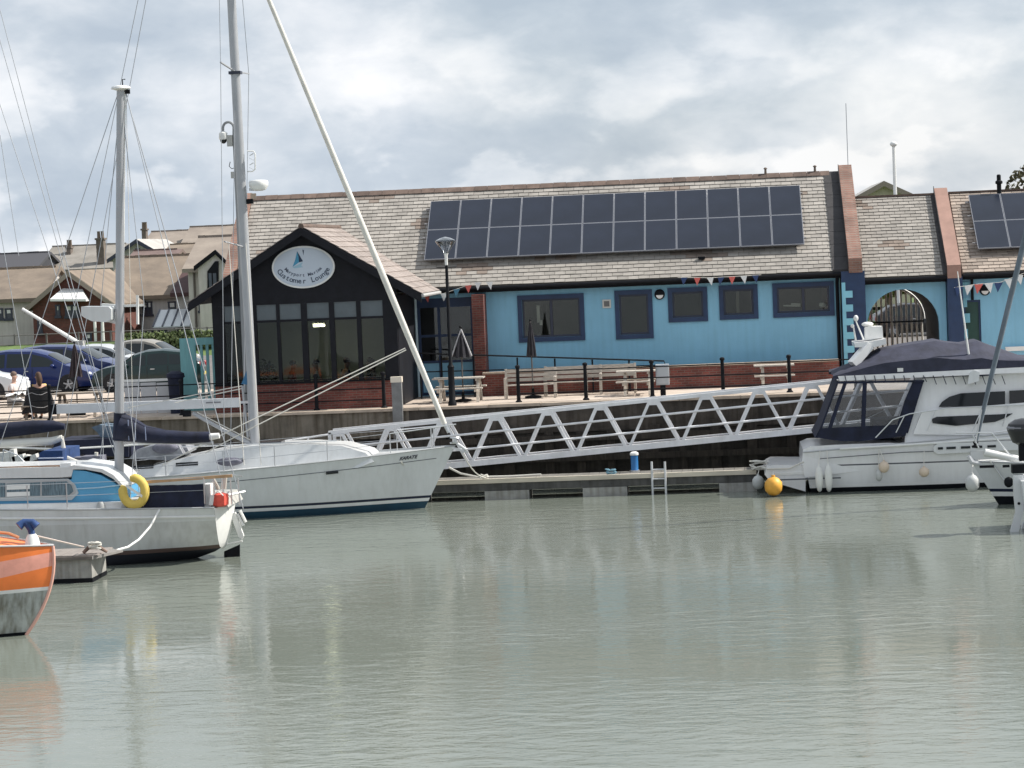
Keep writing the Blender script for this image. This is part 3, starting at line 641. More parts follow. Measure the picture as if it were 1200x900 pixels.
# small side link with black frame and blue post between lounge and facade
# ---------------------------------------------------------------- quay furniture
def quay_rail(label, us, Y, top, rails=(.95, .62, .28), z=QZ):
    c0 = P(us[0], 470, Y); c1 = P(us[-1], 470, Y)
    t = thing('quay_railing', label, 'railing', ((c0.x+c1.x)/2, Y, z))
    for u in us:
        c = P(u, 470, Y)
        part('post', MB().lathe((c.x, Y, z), [(.10, 0), (.10, .05), (.06, .09), (.052, top-.1), (.075, top-.09), (.075, top-.03), (.04, top)], 10), BLACK, t)
    for r in rails: part('rail', MB().tube([(c0.x, Y, z+r), (c1.x, Y, z+r)], .021, 6), BLACK, t)
    return t
quay_rail('black post and rail fence along the quay edge left of the grey bollard post', [-22, 58, 136, 213, 292, 371, 450], 77.15, 1.12)
quay_rail('black post and rail fence along the quay edge under the blue facade', [608, 687, 765, 848, 926, 1004], 77.3, 1.16)
c = G(530, 477, QZ); c.y = 76.95; lx = P(530, 470, c.y).x
lamp_top = P(522, 297, c.y).z
LPt = thing('street_lamp', 'tall slim black lamp post with a clear cone lantern beside the glazed entrance', 'street lamp', (lx, c.y, QZ))
part('post', MB().lathe((lx, c.y, QZ), [(.13, 0), (.13, .12), (.10, .16), (.095, 1.15), (.11, 1.2), (.06, 1.28), (.045, lamp_top-QZ-.35), (.035, lamp_top-QZ-.3)], 12), BLACK, LPt)
part('cross_bar', MB().tube([(lx-.3, c.y, lamp_top-.42), (lx+.3, c.y, lamp_top-.42)], .014, 6), BLACK, LPt)
part('collar', MB().lathe((lx, c.y, lamp_top-.36), [(.045, 0), (.05, .3), (.075, .36), (.06, .4)], 10), PAINTW, LPt)
ln = part('lantern', MB().lathe((lx, c.y, lamp_top), [(.07, 0), (.15, .13), (.31, .36), (.30, .40), (.17, .46), (.03, .50)], 20), glassmat('lantern_glass', (.8, .85, .9), 3, .75), LPt)
part('lantern_spoke', (lambda m: [m.tube([(lx+.07*math.cos(a), c.y+.07*math.sin(a), lamp_top), (lx+.31*math.cos(a), c.y+.31*math.sin(a), lamp_top+.37)], .008, 5) for a in [k*math.pi/2+.5 for k in range(4)]] and m)(MB()), BLACK, ln, stuff=True)
# grey bollard post
c = P(468, 470, 76.9)
bo = thing('mooring_post', 'thick grey steel post with a pale cap standing at the quay edge', 'post', (c.x, 76.9, QZ-.9))
tz2 = P(468, 447, 76.9).z
part('shaft', MB().box(c.x-.15, c.x+.15, 76.35, 76.58, QZ-.9, tz2), M('grey_post', (.20, .20, .20), .7, .2, 4), bo); part('cap', MB().box(c.x-.17, c.x+.17, 76.33, 76.6, tz2, tz2+.17), M('post_cap', (.70, .62, .52), .7), bo)
# CCTV pole
Yc = 78.6; q = P(279, 232, Yc); tp = P(275, 140, Yc)
px = P(283, 330, Yc).x
cc = thing('camera_pole', 'slim grey pole with a swan neck holding a domed security camera', 'camera pole', (P(284, 450, 77.3).x, 77.45, QZ))
bx = _WL[cc.name].x; Yc = 77.45
z1 = P(272, 150, Yc).z; topc = P(266, 125, Yc); xa = P(274, 150, Yc).x; cam_ = P(260.5, 135, Yc)
part('pole', MB().tube([(xa, Yc, QZ), (xa, Yc, z1-.2), (xa, Yc, z1)], [.075, .055, .045], 8), M('pole_grey', (.25, .26, .27), .5), cc)
rad = abs(xa-cam_.x)/2
part('swan_neck', MB().tube([(xa-rad+rad*math.cos(a), Yc, z1+rad*1.1*math.sin(a)) for a in [k*math.pi/10 for k in range(11)]]+[(cam_.x, Yc, z1-.12)], .04, 8), M('pole_grey'), cc)
dm = part('dome_camera', MB().lathe((cam_.x, Yc, z1-.28), [(.05, .2), (.13, .14), (.14, -.02), (.12, -.06)], 14), PAINTW, cc); part('dome', MB().ball((cam_.x, Yc, z1-.36), .105), DARKGLASS, dm)
part('equipment_box', MB().cb((xa-.14, Yc, P(268, 165, Yc).z), .16, .16, .34), M('box_grey', (.4, .4, .38), .6), cc)
part('cable_loop', MB().tube([(xa-.16, Yc, z1-1.02), (xa-.2, Yc, z1-1.16), (xa-.12, Yc, z1-1.24), (xa, Yc, z1-1.2)], .012, 5), BLACK, cc)
part('junction_box', MB().cb((xa-.09, Yc, P(275, 205, Yc).z), .12, .12, .2), M('box_grey'), cc)

WOOD = M('silvered_timber', (.50, .455, .40), .85, .25, 6, stretch=(1, 6, 6), bump=.4)
def picnic(label, u, Y, w=1.75, mat=WOOD, z=QZ, group='picnic tables on the quay'):
    c = P(u, 460, Y); t = thing('picnic_table', label, 'picnic table', (c.x, Y, z), group)
    for k in range(5): part('top_plank', MB().cb((c.x, Y-.3+k*.15, z+.74), w, .135, .04), mat, t)
    for s in (-1, 1):
        for k in range(2): part('seat_plank', MB().cb((c.x, Y+s*(.62+k*.14), z+.44), w, .125, .04), mat, t)
    for s in (-1, 1):
        x = c.x+s*(w/2-.22)
        part('seat_bearer', MB().box(x-.03, x+.03, Y-.8, Y+.8, z+.33, z+.415), mat, t)
        for e_ in (-1, 1): part('leg', MB().bar((x+.05, Y+e_*.6, z), (x+.05, Y+e_*.22, z+.71), .045, .09, up=(1, 0, 0)), mat, t)
        part('table_bearer', MB().box(x-.03, x+.03, Y-.34, Y+.34, z+.65, z+.715), mat, t)
    return t
def bench(label, u, Y, w=1.5, mat=WOOD, z=QZ, flip=1):
    c = P(u, 460, Y); t = thing('garden_bench', label, 'bench', (c.x, Y, z), 'timber benches before the brick wall')
    for k in range(3): part('seat_slat', MB().cb((c.x, Y-.15+k*.15, z+.43), w, .12, .03), mat, t)
    for k in range(3): part('back_slat', MB().cb((c.x, Y+.26*flip, z+.58+k*.14), w, .03, .1), mat, t)
    for s in (-1, 1):
        part('leg', MB().box(c.x+s*w/2-.035, c.x+s*w/2+.035, Y-.27, Y-.2, z, z+.64), mat, t); part('leg', MB().box(c.x+s*w/2-.035, c.x+s*w/2+.035, Y+.21, Y+.29, z, z+.93), mat, t)
        part('armrest', MB().cb((c.x+s*w/2, Y, z+.655), .07, .52, .03), mat, t)
    return t
picnic('pale picnic table beside the tall street lamp with a closed parasol through it', 538, 79.2, 1.6)
bench('pale timber bench under the slim closed parasol', 622, 79.6, 1.55)
bench('pale timber bench between the closed parasol and the third railing post', 672, 80.4, 1.75)
bench('pale timber bench farther along the brick wall, left of the white cabinet', 716, 80.6, 1.55)
picnic('small pale picnic table left of the white cabinet on the quay', 746, 79.4, 1.2)
picnic('low pale picnic table behind the railing near the gangway top', 908, 79.9, 1.25)
LTM = M('weathered_dark_timber', (.30, .255, .21), .85, .3, 5, bump=.4)
picnic('weathered picnic table between the seated pair and the white boat mast', 92, 78.9, 1.6, LTM)
picnic('weathered picnic table at which the two people sit', 10, 78.4, 1.7, LTM)
def parasol(label, u, vt, vb, Y, c1, wide=.28, base=QZ):
    c = P(u, vb, Y); z0_, z1_ = P(u, vb, Y).z, P(u, vt, Y).z
    t = thing('closed_parasol', label, 'parasol', (c.x, Y, base))
    part('pole', MB().tube([(c.x, Y, base+.05), (c.x, Y, z1_+.05)], .022, 8), M('pole_bronze', (.1, .09, .085), .5), t)
    m = MB(); n = 24; rows = []; rr_ = random.Random(u)
    for i, f in enumerate((0, .12, .35, .6, .85, 1)):
        r = .03+(wide-.03)*(f**.8); rows.append([Vector((c.x+r*(1 if k % 3 else .55)*math.cos(2*math.pi*k/n)*rr_.uniform(.92, 1.08), Y+r*(1 if k % 3 else .55)*math.sin(2*math.pi*k/n), z1_-(z1_-z0_)*f - (0 if k % 3 else -.04)*f)) for k in range(n)])
    m.grid(rows, close=True); part('folded_canopy', m, c1, t)
    part('finial', MB().ball((c.x, Y, z1_+.07), .04), BLACK, t); part('base', MB().lathe((c.x, Y, base), [(.26, 0), (.26, .06), (.05, .1), (.04, .3)], 14), BLACK, t)
    return t
FAB = M('charcoal_canopy', (.045, .042, .05), .9, .3, 6, c2=(.02, .02, .026))
pa = parasol('dark closed parasol with pale seams hanging wide at the picnic table by the lamp post', 541, 386, 419, 79.2, FAB, .33)
for s in (-1, 1): 
    z0_, z1_ = P(541, 417, 79.2).z, P(541, 386, 79.2).z; x_ = P(541, 400, 79.2).x
    part('pale_seam', MB().tube([(x_, 79.15, z1_), (x_+s*.31, 78.98, z0_)], .025, 6), M('seam_grey', (.45, .44, .45), .8), pa)
parasol('slim closed charcoal parasol before the two-pane window', 623, 378, 418, 79.75, FAB, .17)
parasol('closed brown-black parasol standing before the dark blue car', 89, 404, 442, 79.6, M('brown_canopy', (.05, .036, .04), .9, .3, 5), .22)
# white cabinet on the railing
r = rect(768.5, 784, 427, 451, 77.5)
cab = thing('white_cabinet', 'white utility cabinet fixed behind the quay railing', 'cabinet', ((r[0]+r[1])/2, 77.5, QZ))
part('body', MB().box(r[0], r[1], 77.45, 77.75, r[2], r[3]), M('cabinet_paint', (.50, .52, .54), .5), cab); part('door', MB().box(r[0]+.03, r[1]-.03, 77.43, 77.449, r[2]+.04, r[3]-.04), M('cabinet_door', (.54, .56, .58), .5), cab)
part('stand', MB().box(r[0]+.12, r[1]-.12, 77.5, 77.7, QZ, r[2]), BLACK, cab)
# folding boards, teal screen and dark bin at left of the lounge
bd = thing('white_barrier', 'row of pale grey panels standing behind the railing left of the teal screen', 'barrier', (P(180, 460, 79.2).x, 79.2, QZ))
for k in range(3):
    r = rect(146+k*19, 164.5+k*19, 448, 472, 79.2); part('panel', MB().box(r[0], r[1], 79.15, 79.2, QZ, r[3]), M('panel_white', (.55, .55, .56), .6), bd)
r = rect(145, 204, 444, 447, 79.2); part('top_rail', MB().box(r[0], r[1], 79.14, 79.21, r[2], r[3]), PAINTW, bd)
TEAL = M('teal_paint', (.20, .45, .47), .6, .12, 3, stretch=(4, 4, .5))
ts = thing('teal_screen', 'teal timber screen with open slots beside the black lounge', 'screen', (P(232, 460, 79.6).x, 79.6, QZ))
r = rect(212, 231, 397, 470, 79.6); topt = P(230, 396, 79.6).z
part('panel', MB().box(r[0], r[1], 79.55, 79.62, QZ, topt), TEAL, ts)
r2 = rect(231.5, 252, 396, 404, 79.6); part('top_beam', MB().box(r[1]+.005, r2[1]+.3, 79.54, 79.63, topt-.22, topt), TEAL, ts)
for k in range(4):
    xx = r[1]+.13+k*.19; part('slat', MB().box(xx, xx+.09, 79.56, 79.61, QZ+.2, topt-.221), TEAL, ts)
part('bottom_beam', MB().box(r[1]+.005, r2[1]+.3, 79.54, 79.63, QZ, QZ+.199), TEAL, ts)
bn = thing('covered_bin', 'dark navy covered bin standing against the teal screen', 'bin', (P(205, 460, 78.6).x, 78.6, QZ))
xb = P(206, 450, 78.6).x; zt = P(206, 434, 78.6).z
part('body', MB().lathe((xb, 78.6, QZ), [(.2, 0), (.22, .3), (.25, zt-QZ-.25), (.3, zt-QZ-.2)], 14), NAVY, bn); part('lid', MB().lathe((xb, 78.6, zt-.22), [(.3, 0), (.28, .12), (.12, .2)], 14), NAVY, bn)

# bunting
def bunting(label, pts, Y, start=0, n=None, cols=None, sz=8):
    a, b_ = P(*pts[0], Y), P(*pts[-1], Y)
    t = thing('bunting', label, 'bunting', ((a.x+b_.x)/2, Y, min(a.z, b_.z)))
    ws = [P(u, v, Y) for u, v in pts]; part('string', MB().tube(ws, .008, 4), ROPE, t)
    L_ = a.x-b_.x; s = sz*Y/F
    for i in range(n):
        f = (i+.5)/n*(len(ws)-1); k = int(f); p = ws[k].lerp(ws[min(k+1, len(ws)-1)], f-k); tl = random.uniform(-.25, .25)
        part('flag', MB().slab([(p.x-s*.5, p.z), (p.x+s*.5, p.z), (p.x+tl*s, p.z-s*1.15)], Y-.006, Y+.006), cols[(i+start) % len(cols)], t)
FR, FW, FB = M('flag_red', (.62, .14, .12), .8), M('flag_white', (.74, .76, .76), .8), M('flag_blue', (.03, .06, .16), .8)
FP = M('flag_teal', (.08, .22, .32), .8)
bunting('string of coloured bunting flags hanging from the lounge gutter to the long eaves', [(490, 346), (520, 344), (543, 336), (560, 331), (580, 330)], 82.2, 0, 6, [FR, FW, FP, FR, FW, FW])
bunting('string of red, white and navy bunting flags under the eaves at the right', [(794, 325), (830, 325.5), (860, 324), (892, 322)], 82.3, 0, 7, [FB, FR, FW])
bunting('string of bunting flags over the lamp at the right-hand edge', [(1118, 337), (1145, 333), (1172, 331), (1200, 320)], 82.3, 0, 7, [FB, FW, FR, FW, FB, FW, FW], 10)

# ---------------------------------------------------------------- vehicles
def car(label, u, v, Y, length, paint, dirx=1, kind='hatch', plate=True, yaw=0):
    """built with its nose towards +x, then turned"""
    g0 = P(u, v, Y); z = QZ
    t = thing('parked_car', label, 'car', (0, 0, 0), 'cars parked behind the quay')
    Lh = length/2
    if kind == 'mpv': H = 1.66; top = [(-1, .95), (-.97, 1.25), (-.86, 1.58), (-.5, 1.66), (-.05, 1.63), (.22, 1.48), (.58, 1.05), (.80, .93), (.95, .78), (1, .62)]
    elif kind == 'hatch': top = [(-1, .75), (-.97, .98), (-.84, 1.12), (-.62, 1.42), (-.3, 1.50), (.0, 1.48), (.22, 1.36), (.50, 1.0), (.78, .90), (.95, .76), (1, .60)]
    else: top = [(-1, .70), (-.97, .95), (-.78, 1.02), (-.5, 1.34), (-.2, 1.45), (.05, 1.43), (.25, 1.32), (.5, .98), (.80, .86), (.96, .72), (1, .56)]
    belt = .92 if kind != 'mpv' else .98
    def tz_(f):
        for i in range(len(top)-1):
            if top[i][0] <= f <= top[i+1][0]:
                q = (f-top[i][0])/(top[i+1][0]-top[i][0]); return top[i][1]+(top[i+1][1]-top[i][1])*q
    fs = sorted({*[p[0] for p in top], *[-1+i*.1 for i in range(21)]}); rows = []
    def hw_(f): return .86-.22*max(0, abs(f)-.8)**1.0*2
    for f in fs:
        h = tz_(f); w = hw_(f); bl = min(belt, h-.02); gl = max(0, (h-belt)/.55)
        sec = [(w*.92, .22), (w, .38), (w*1.01, .60), (w*.98, bl), (w*(.98-.22*gl), h-.04*min(1, gl+.4)), (w*(.6-.08*gl), h+.015), (0, h+.03)]
        rows.append([(f*Lh, -a, b_) for a, b_ in sec]+[(f*Lh, a, b_) for a, b_ in sec[::-1][1:]])
    m = MB().grid(rows); n = len(rows[0]); m.f.append(tuple(range(n))); m.f.append(tuple(range(len(m.v)-1, len(m.v)-n-1, -1)))
    bd_ = part('body', m, paint, t, ang=50)
    GL = M('car_glass', (.012, .018, .02), .08, spec=.45)
    # side windows follow the tumblehome
    def sidept(f, z_, s, off=.008):
        h = tz_(f); w = hw_(f); gl = max(0, (h-belt)/.55); k = (z_-belt)/max(.05, h-.04-belt); return (f*Lh, s*(w*(.98-.22*gl*min(1, max(0, k)))+off), z_)
    tops = [p[0] for p in top]
    if kind == 'mpv': spans = [(-.86, -.52), (-.48, -.08), (-.04, .34)]
    else: spans = [(-.72, -.42) if kind == 'hatch' else (-.6, -.36), (-.39, -.03), (.01, .36)]
    for s in (-1, 1):
        for a, b_ in spans:
            q = [a+(b_-a)*i/4 for i in range(5)]
            lo = [sidept(f, belt+.03, s) for f in q]; hi = [sidept(f, max(belt+.05, tz_(f)-.13), s) for f in q]
            k = MB().grid([lo, hi]); k.grid([[(x, y-s*.02, z_) for x, y, z_ in lo], [(x, y-s*.02, z_) for x, y, z_ in hi]]); part('side_window', k, GL, t)
        for x0_ in (-.02*Lh, -.40*Lh): part('door_seam', MB().box(x0_, x0_+.012, s*.872-.004, s*.872+.004, .3, belt), RUBBER, t)
        part('sill', MB().box(-.6*Lh, .6*Lh, s*.80-.03, s*.80+.03, .16, .26), RUBBER, t)
        part('door_mirror', MB().ball((.36*Lh, s*.97, belt+.05), .09, .1, .07), paint, t)
        part('door_handle', MB().cb((-.12*Lh, s*.885, belt-.12), .16, .03, .03), STEEL, t)
    # windscreen and rear window
    def cross(fa, fb, name):
        r_ = []
        for i in range(5):
            f = fa+(fb-fa)*i/4; h = tz_(f); w = hw_(f); gl = max(0, (h-belt)/.55)
            e_ = [(w*(.98-.22*gl)*.88, h-.0), (w*.5, h+.032), (0, h+.045)]
            r_.append([(f*Lh, -a, b_) for a, b_ in e_]+[(f*Lh, a, b_) for a, b_ in e_[::-1][1:]])
        part(name, MB().grid(r_), GL, t)
    cross(.24, .56 if kind == 'mpv' else .48, 'windscreen'); cross(top[1][0]+.02, top[2][0]-.005 if kind == 'mpv' else top[3][0]-.02, 'rear_window')
    for x in (-.62*Lh, .62*Lh):
        for s in (-1, 1):
            part('wheel_arch', MB().lathe((x, s*.845, .33), [(.37, -.035*s), (.37, .035*s), (.30, .036*s)], 20, 'Y'), RUBBER, t)
            wv = part('wheel', MB().lathe((x, s*.80, .31), [(.2, -.09*s), (.31, -.08*s), (.315, .07*s), (.29, .1*s), (.21, .1*s)], 24, 'Y'), RUBBER, t)
            rim = MB().lathe((x, s*.80, .31), [(.205, .10*s), (.205, .085*s), (.19, .07*s)], 20, 'Y')
            part('rim', rim, M('alloy', (.45, .46, .48), .35, metal=.6), wv)
            for k in range(5):
                a = k*2*math.pi/5+.3; part('spoke', MB().bar((x, s*.905, .31), (x+.19*math.cos(a), s*.90, .31+.19*math.sin(a)), .05, .03, up=(0, 1, 0)), M('alloy'), wv)
    for s in (-1, 1):
        part('headlight', MB().ball((.945*Lh, s*.60, .68), .12, .16, .08), M('lamp_glass', (.7, .72, .74), .1), t)
        part('tail_light', MB().ball((-.97*Lh, s*.66, .85), .07, .1, .16), M('tail_red', (.3, .01, .01), .2), t)
    part('grille', MB().cb((.985*Lh, 0, .45), .06, .8, .14), RUBBER, t)
    if plate: part('number_plate', MB().cb((Lh+.012, 0, .36), .02, .5, .11), PAINTW, t); part('number_plate', MB().cb((-Lh-.012, 0, .55), .02, .5, .11), M('plate_yellow', (.65, .5, .05), .5), t)
    x = g0.x - dirx*Lh*(0) ; t.location = (x, Y, QZ); t.rotation_euler = (0, 0, (0 if dirx > 0 else math.pi)+yaw)
    _WL[t.name] = Vector((x, Y, QZ)); return t
def paint(name, c, rough=.25): return M(name, c, rough, .05, 2, coat=.25, spec=.4)
car('dark royal blue people carrier nearest the seated pair', 48, 440, 95.3, 4.4, paint('blue_paint', (.008, .022, .12)), 1, 'mpv', yaw=R_(-4))
car('dark blue people carrier parked behind the nearer blue one', 88, 430, 99.5, 4.5, paint('blue_paint_2', (.02, .035, .12)), 1, 'mpv', yaw=R_(-8))
car('silver hatchback behind the white mast', 126, 430, 103.5, 4.2, paint('silver_paint', (.46, .48, .50), .3), 1, 'hatch', yaw=R_(-6))
car('pale saloon car half hidden at the far left edge', -38, 440, 91.6, 4.2, paint('white_car', (.62, .65, .68)), 1, 'saloon', yaw=R_(-3))
car('dark green hatchback with pale roof glare left of the teal screen', 176, 440, 94.5, 4.1, paint('green_paint', (.006, .026, .026)), -1, 'hatch', yaw=R_(3))
car('grey hatchback parked beyond the green one', 176, 420, 108, 4.1, paint('grey_paint', (.25, .23, .2), .3), 1, 'hatch', yaw=R_(-8))

# ---------------------------------------------------------------- far buildings
TILE = lambda n, c, c2: M(n, c, .9, .4, .5, bump=.6, bscale=6, c2=c2)
def gable_house(label, u0, u1, vr, ve, Y, dep, wall, roof, base=2.4, wins=(), ridge_along=True, group='houses beyond the car park', extra=None, mat_frame=None, chim=(), name='house'):
    a, b_ = P(u0, ve, Y), P(u1, ve, Y); ez_ = (a.z+b_.z)/2; rz_ = P((u0+u1)/2, vr, Y+dep/2 if ridge_along else Y).z
    t = thing(name, label, 'house', ((a.x+b_.x)/2, Y, base), group)
    x0, x1 = a.x, b_.x; Y1 = Y+dep
    if ridge_along:
        ym = (Y+Y1)/2
        m = MB().box(x0, x1, Y, Y1, base, ez_); m.add([(x0, Y, ez_), (x0, Y1, ez_), (x0, ym, rz_), (x1, Y, ez_), (x1, Y1, ez_), (x1, ym, rz_)], [(0, 2, 1), (3, 4, 5), (0, 3, 5, 2), (1, 2, 5, 4)])
        part('wall', m, wall, t)
        o = .35; dz = (rz_-ez_)/(ym-Y)*o
        for s in (-1, 1):
            yy = ym+s*(dep/2+o); rf = part('roof', MB().frame((x0-.25, yy, ez_-dz), (x1-x0+.5, 0, 0), (0, ym-yy, rz_-ez_+dz), (0, 0, .22)), roof, t)
        nt_ = int((x1-x0+.5)/.45); rr2 = random.Random(int(u0))
        for k in range(nt_):
            if (x1-x0) < 20: part('ridge_tile', MB().box(x0-.25+k*.45, x0-.25+k*.45+.43, ym-.13, ym+.13, rz_+.16, rz_+.29+rr2.uniform(0, .03)), roof, t)
    else:
        xm = (x0+x1)/2
        m = MB(); m.slab([(x0, base), (x1, base), (x1, ez_), (xm, rz_), (x0, ez_)], Y, Y1); part('wall', m, wall, t)
        sl = (rz_-ez_)/((x1-x0)/2)
        for s in (-1, 1):
            xe = xm+s*((x1-x0)/2+.35); ze = ez_-.35*sl
            part('roof', MB().frame((xe, Y-.4, ze), (xm-xe, 0, rz_-ze), (0, dep+.6, 0), (0, 0, .2)), roof, t)
            part('bargeboard', MB().frame((xe, Y-.47, ze-.12), (xm-xe, 0, rz_-ze), (0, .06, 0), (0, 0, .3)), mat_frame or M('buff_board', (.26, .22, .18), .7), t)
    for (wa, wb, wc, wd, n) in wins:
        r = rect(wa, wb, wc, wd, Y); f = MB(); q = .09
        f.box(r[0]-.02, r[1]+.02, Y-.06, Y-.004, r[3]-q, r[3]).box(r[0]-.05, r[1]+.05, Y-.1, Y-.004, r[2]-.05, r[2]+q)
        for k in range(n+1):
            xk = r[0]+(r[1]-r[0]-q)*k/n; f.box(xk, xk+q, Y-.058, Y-.005, r[2]+q, r[3]-q)
        w = part('window', f, mat_frame or M('dark_frame'), t)
        for k in range(n):
            xa_ = r[0]+(r[1]-r[0]-q)*k/n+q; xb_ = r[0]+(r[1]-r[0]-q)*(k+1)/n
            part('pane', MB().box(xa_, xb_, Y-.03, Y-.006, r[2]+q, r[3]-q), M('house_pane', (.05, .065, .085), .15, .3, 2), w)
            part('blind', MB().box(xa_+.02, xb_-.02, Y-.036, Y-.031, r[3]-q-(r[3]-r[2])*.3, r[3]-q), PAINTW, w)
    for (cu_, cv0, cv1, cw, cy) in chim:
        c = P(cu_, cv1, cy); h = P(cu_, cv0, cy).z; w = cw*cy/F/2
        ch = part('chimney', MB().box(c.x-w, c.x+w, cy-.4, cy+.4, c.z-1, h).box(c.x-w-.08, c.x+w+.08, cy-.48, cy+.48, h, h+.15), M('chimney_brick', (.17, .14, .12), .9, .3, 2), t)
        for s in (-.5, .5): part('chimney_pot', MB().lathe((c.x+s*w, cy, h+.15), [(.14, 0), (.12, .5), (.15, .55)], 10), M('pot_clay', (.17, .13, .10), .8), ch)
    return t
BR1 = brickmat('dark_red_brick', (.19, .06, .045), (.13, .045, .036), (.10, .07, .06), var=.3)
GREY = M('grey_render', (.55, .53, .51), .9, .12, 1, streak=.2)
BEI = M('beige_render', (.60, .56, .52), .9, .12, 1, streak=.2)
RT = TILE('brown_roof_tiles', (.25, .20, .155), (.155, .125, .10)); RT2 = TILE('grey_brown_tiles', (.28, .26, .235), (.19, .175, .155)); RT3 = TILE('buff_tiles', (.30, .255, .215), (.21, .175, .15))
gable_house('long grey terrace with a lichened brown roof at the far left', -60, 45, 320, 353, 142, 9, BEI, RT, wins=[(-30, -12, 361, 378, 2), (6, 15, 361, 375, 1), (-2, 4, 361, 375, 1), (-12, -6, 385, 400, 1)])
hs = gable_house('dark red brick house with steep gable above a white bay canopy', 38, 130, 321, 357, 139, 9, BR1, RT, ridge_along=False, wins=[(76, 93, 357, 372, 2), (65, 71, 357, 372, 1), (100, 108, 390, 404, 1), (44, 50, 372, 392, 1)], mat_frame=None)
c0, c1 = P(64, 350, 138.6), P(106, 350, 138.6)
part('canopy_roof', MB().add([(c0.x, 137.6, c0.z), (c1.x, 137.6, c1.z), (c1.x-.5, 138.9, c1.z+.55), (c0.x+.4, 138.9, c0.z+.55), (c0.x, 137.6, c0.z-.12), (c1.x, 137.6, c1.z-.12), (c1.x-.1, 138.9, c1.z-.12), (c0.x, 138.9, c0.z-.12)], [(0, 1, 2, 3), (0, 4, 5, 1), (1, 5, 6, 2), (3, 7, 4, 0), (7, 6, 5, 4)]), PAINTW, hs)
for u in (111, 120): part('porch_post', MB().tube([P(u, 377, 137), (P(u, 377, 137).x, 137, 2.5)], .08, 8), PAINTW, hs)
gable_house('long brown-roofed house with pale render behind the mast', 125, 206, 305, 348, 146, 10, GREY, RT, wins=[(154, 164, 355, 370, 1), (167, 179, 353, 370, 2), (197, 207, 353, 369, 1), (164, 180, 386, 402, 2), (186, 196, 386, 400, 1)])
hb_ = gable_house('grey rendered wing with a glass canopied porch left of the tall house', 206, 226, 318, 345, 143, 8, GREY, M('maroon_cladding', (.07, .035, .035), .8, .2, 2), wins=[(208, 216, 385, 400, 1), (218, 225, 385, 400, 1)])
cA, cB = P(182, 384, 141), P(226, 384, 141); part('glass_canopy', MB().frame((cA.x, 140.4, cA.z), (cB.x-cA.x, 0, 0), (0, 2, .9), (0, 0, .06)), M('canopy_glass', (.55, .58, .6), .2), hb_)
for k in range(5): xx = cA.x+(cB.x-cA.x)*k/4; part('canopy_rib', MB().frame((xx-.04, 140.38, cA.z+.06), (.08, 0, 0), (0, 2, .9), (0, 0, .05)), M('dark_frame'), hb_)
th = gable_house('tall pale house with an arched dark stair window under its small gable', 220, 262, 282, 316, 139, 9, BEI, RT3, wins=[(233, 240, 352, 366, 1), (242, 251, 352, 370, 2)])
# small front gable on that house
gA, gB = P(232, 314, 138.2), P(266, 312, 138.2); gT = P(253, 298, 138.2)
part('front_gable', MB().slab([(gA.x, 2.5), (gB.x, 2.5), (gB.x, gB.z), (gT.x, gT.z), (gA.x, gA.z)], 138.2, 139.2), BEI, th)
for s, e_ in ((-1, gA), (1, gB)): part('bargeboard', MB().frame((e_.x+s*.2, 138.0, e_.z-.15), (gT.x-e_.x-s*.2, 0, gT.z-e_.z+.15), (0, .19, 0), (0, 0, .25)), BLACK, th)
part('stair_window', MB().slab([XZ(243, 344, 138.1), XZ(256, 343, 138.1), XZ(256, 306, 138.1), XZ(252, 306, 138.1), XZ(243, 318, 138.1)], 138.08, 138.19), BLACK, th)
for (a_, b2_) in ((245, 248.5), (250, 254)): 
    r = rect(a_, b2_, 320, 341, 138.1); part('pane', MB().box(r[0], r[1], 138.05, 138.079, r[2], r[3]), M('house_pane'), th)
part('drainpipe', MB().tube([P(227, 317, 138.9), (P(227, 317, 138.9).x, 138.9, 3)], .06, 6), M('drain_brown', (.12, .1, .09), .7), th)
# second row, higher up
gable_house('flat dark building on the skyline at the far left', -50, 42, 301, 317, 200, 8, M('dark_cladding', (.045, .045, .055), .8), M('dark_flat_roof', (.06, .06, .07), .8), group='houses on the skyline', base=3)
gable_house('pale grey roofed house on the skyline with a stout chimney stack', 44, 132, 291, 317, 205, 12, M('beige_stone', (.34, .31, .26), .9, .2, 1), RT2, group='houses on the skyline', base=3, chim=[(119, 281, 300, 9, 206), (82, 291, 300, 5, 209)])
gable_house('grey gabled house on the skyline with a small white balcony', 132, 192, 283, 302, 190, 10, GREY, M('grey_roof', (.42, .40, .38), .85, .2, .5), ridge_along=False, group='houses on the skyline', base=3, wins=[(159, 164, 291, 300, 1)], mat_frame=M('dark_frame'))
gable_house('low house with maroon tiles tucked between the two rows', 150, 200, 297, 309, 175, 6, GREY, M('maroon_tiles', (.17, .12, .11), .9, .2, 1), group='houses on the skyline', base=3)
gable_house('buff tiled terrace house on the skyline behind the balcony house', 168, 214, 274, 291, 215, 9, BR1, RT3, group='houses on the skyline', base=3, chim=[(170, 270, 280, 5, 214)])
gable_house('highest buff tiled terrace house on the skyline beside the lounge roof', 214, 278, 268, 289, 212, 9, GREY, RT3, group='houses on the skyline', base=3)
gable_house('brown roofed house stepping down behind the tall pale house', 190, 222, 290, 303, 180, 8, GREY, RT, group='houses on the skyline', base=3)
gable_house('cream gable just showing over the arch roof ridge', 1010, 1062, 216, 229, 150, 12, M('cream_render', (.50, .46, .36), .9, .1, 1), M('grey_roof'), ridge_along=False, group='houses on the skyline', base=3)
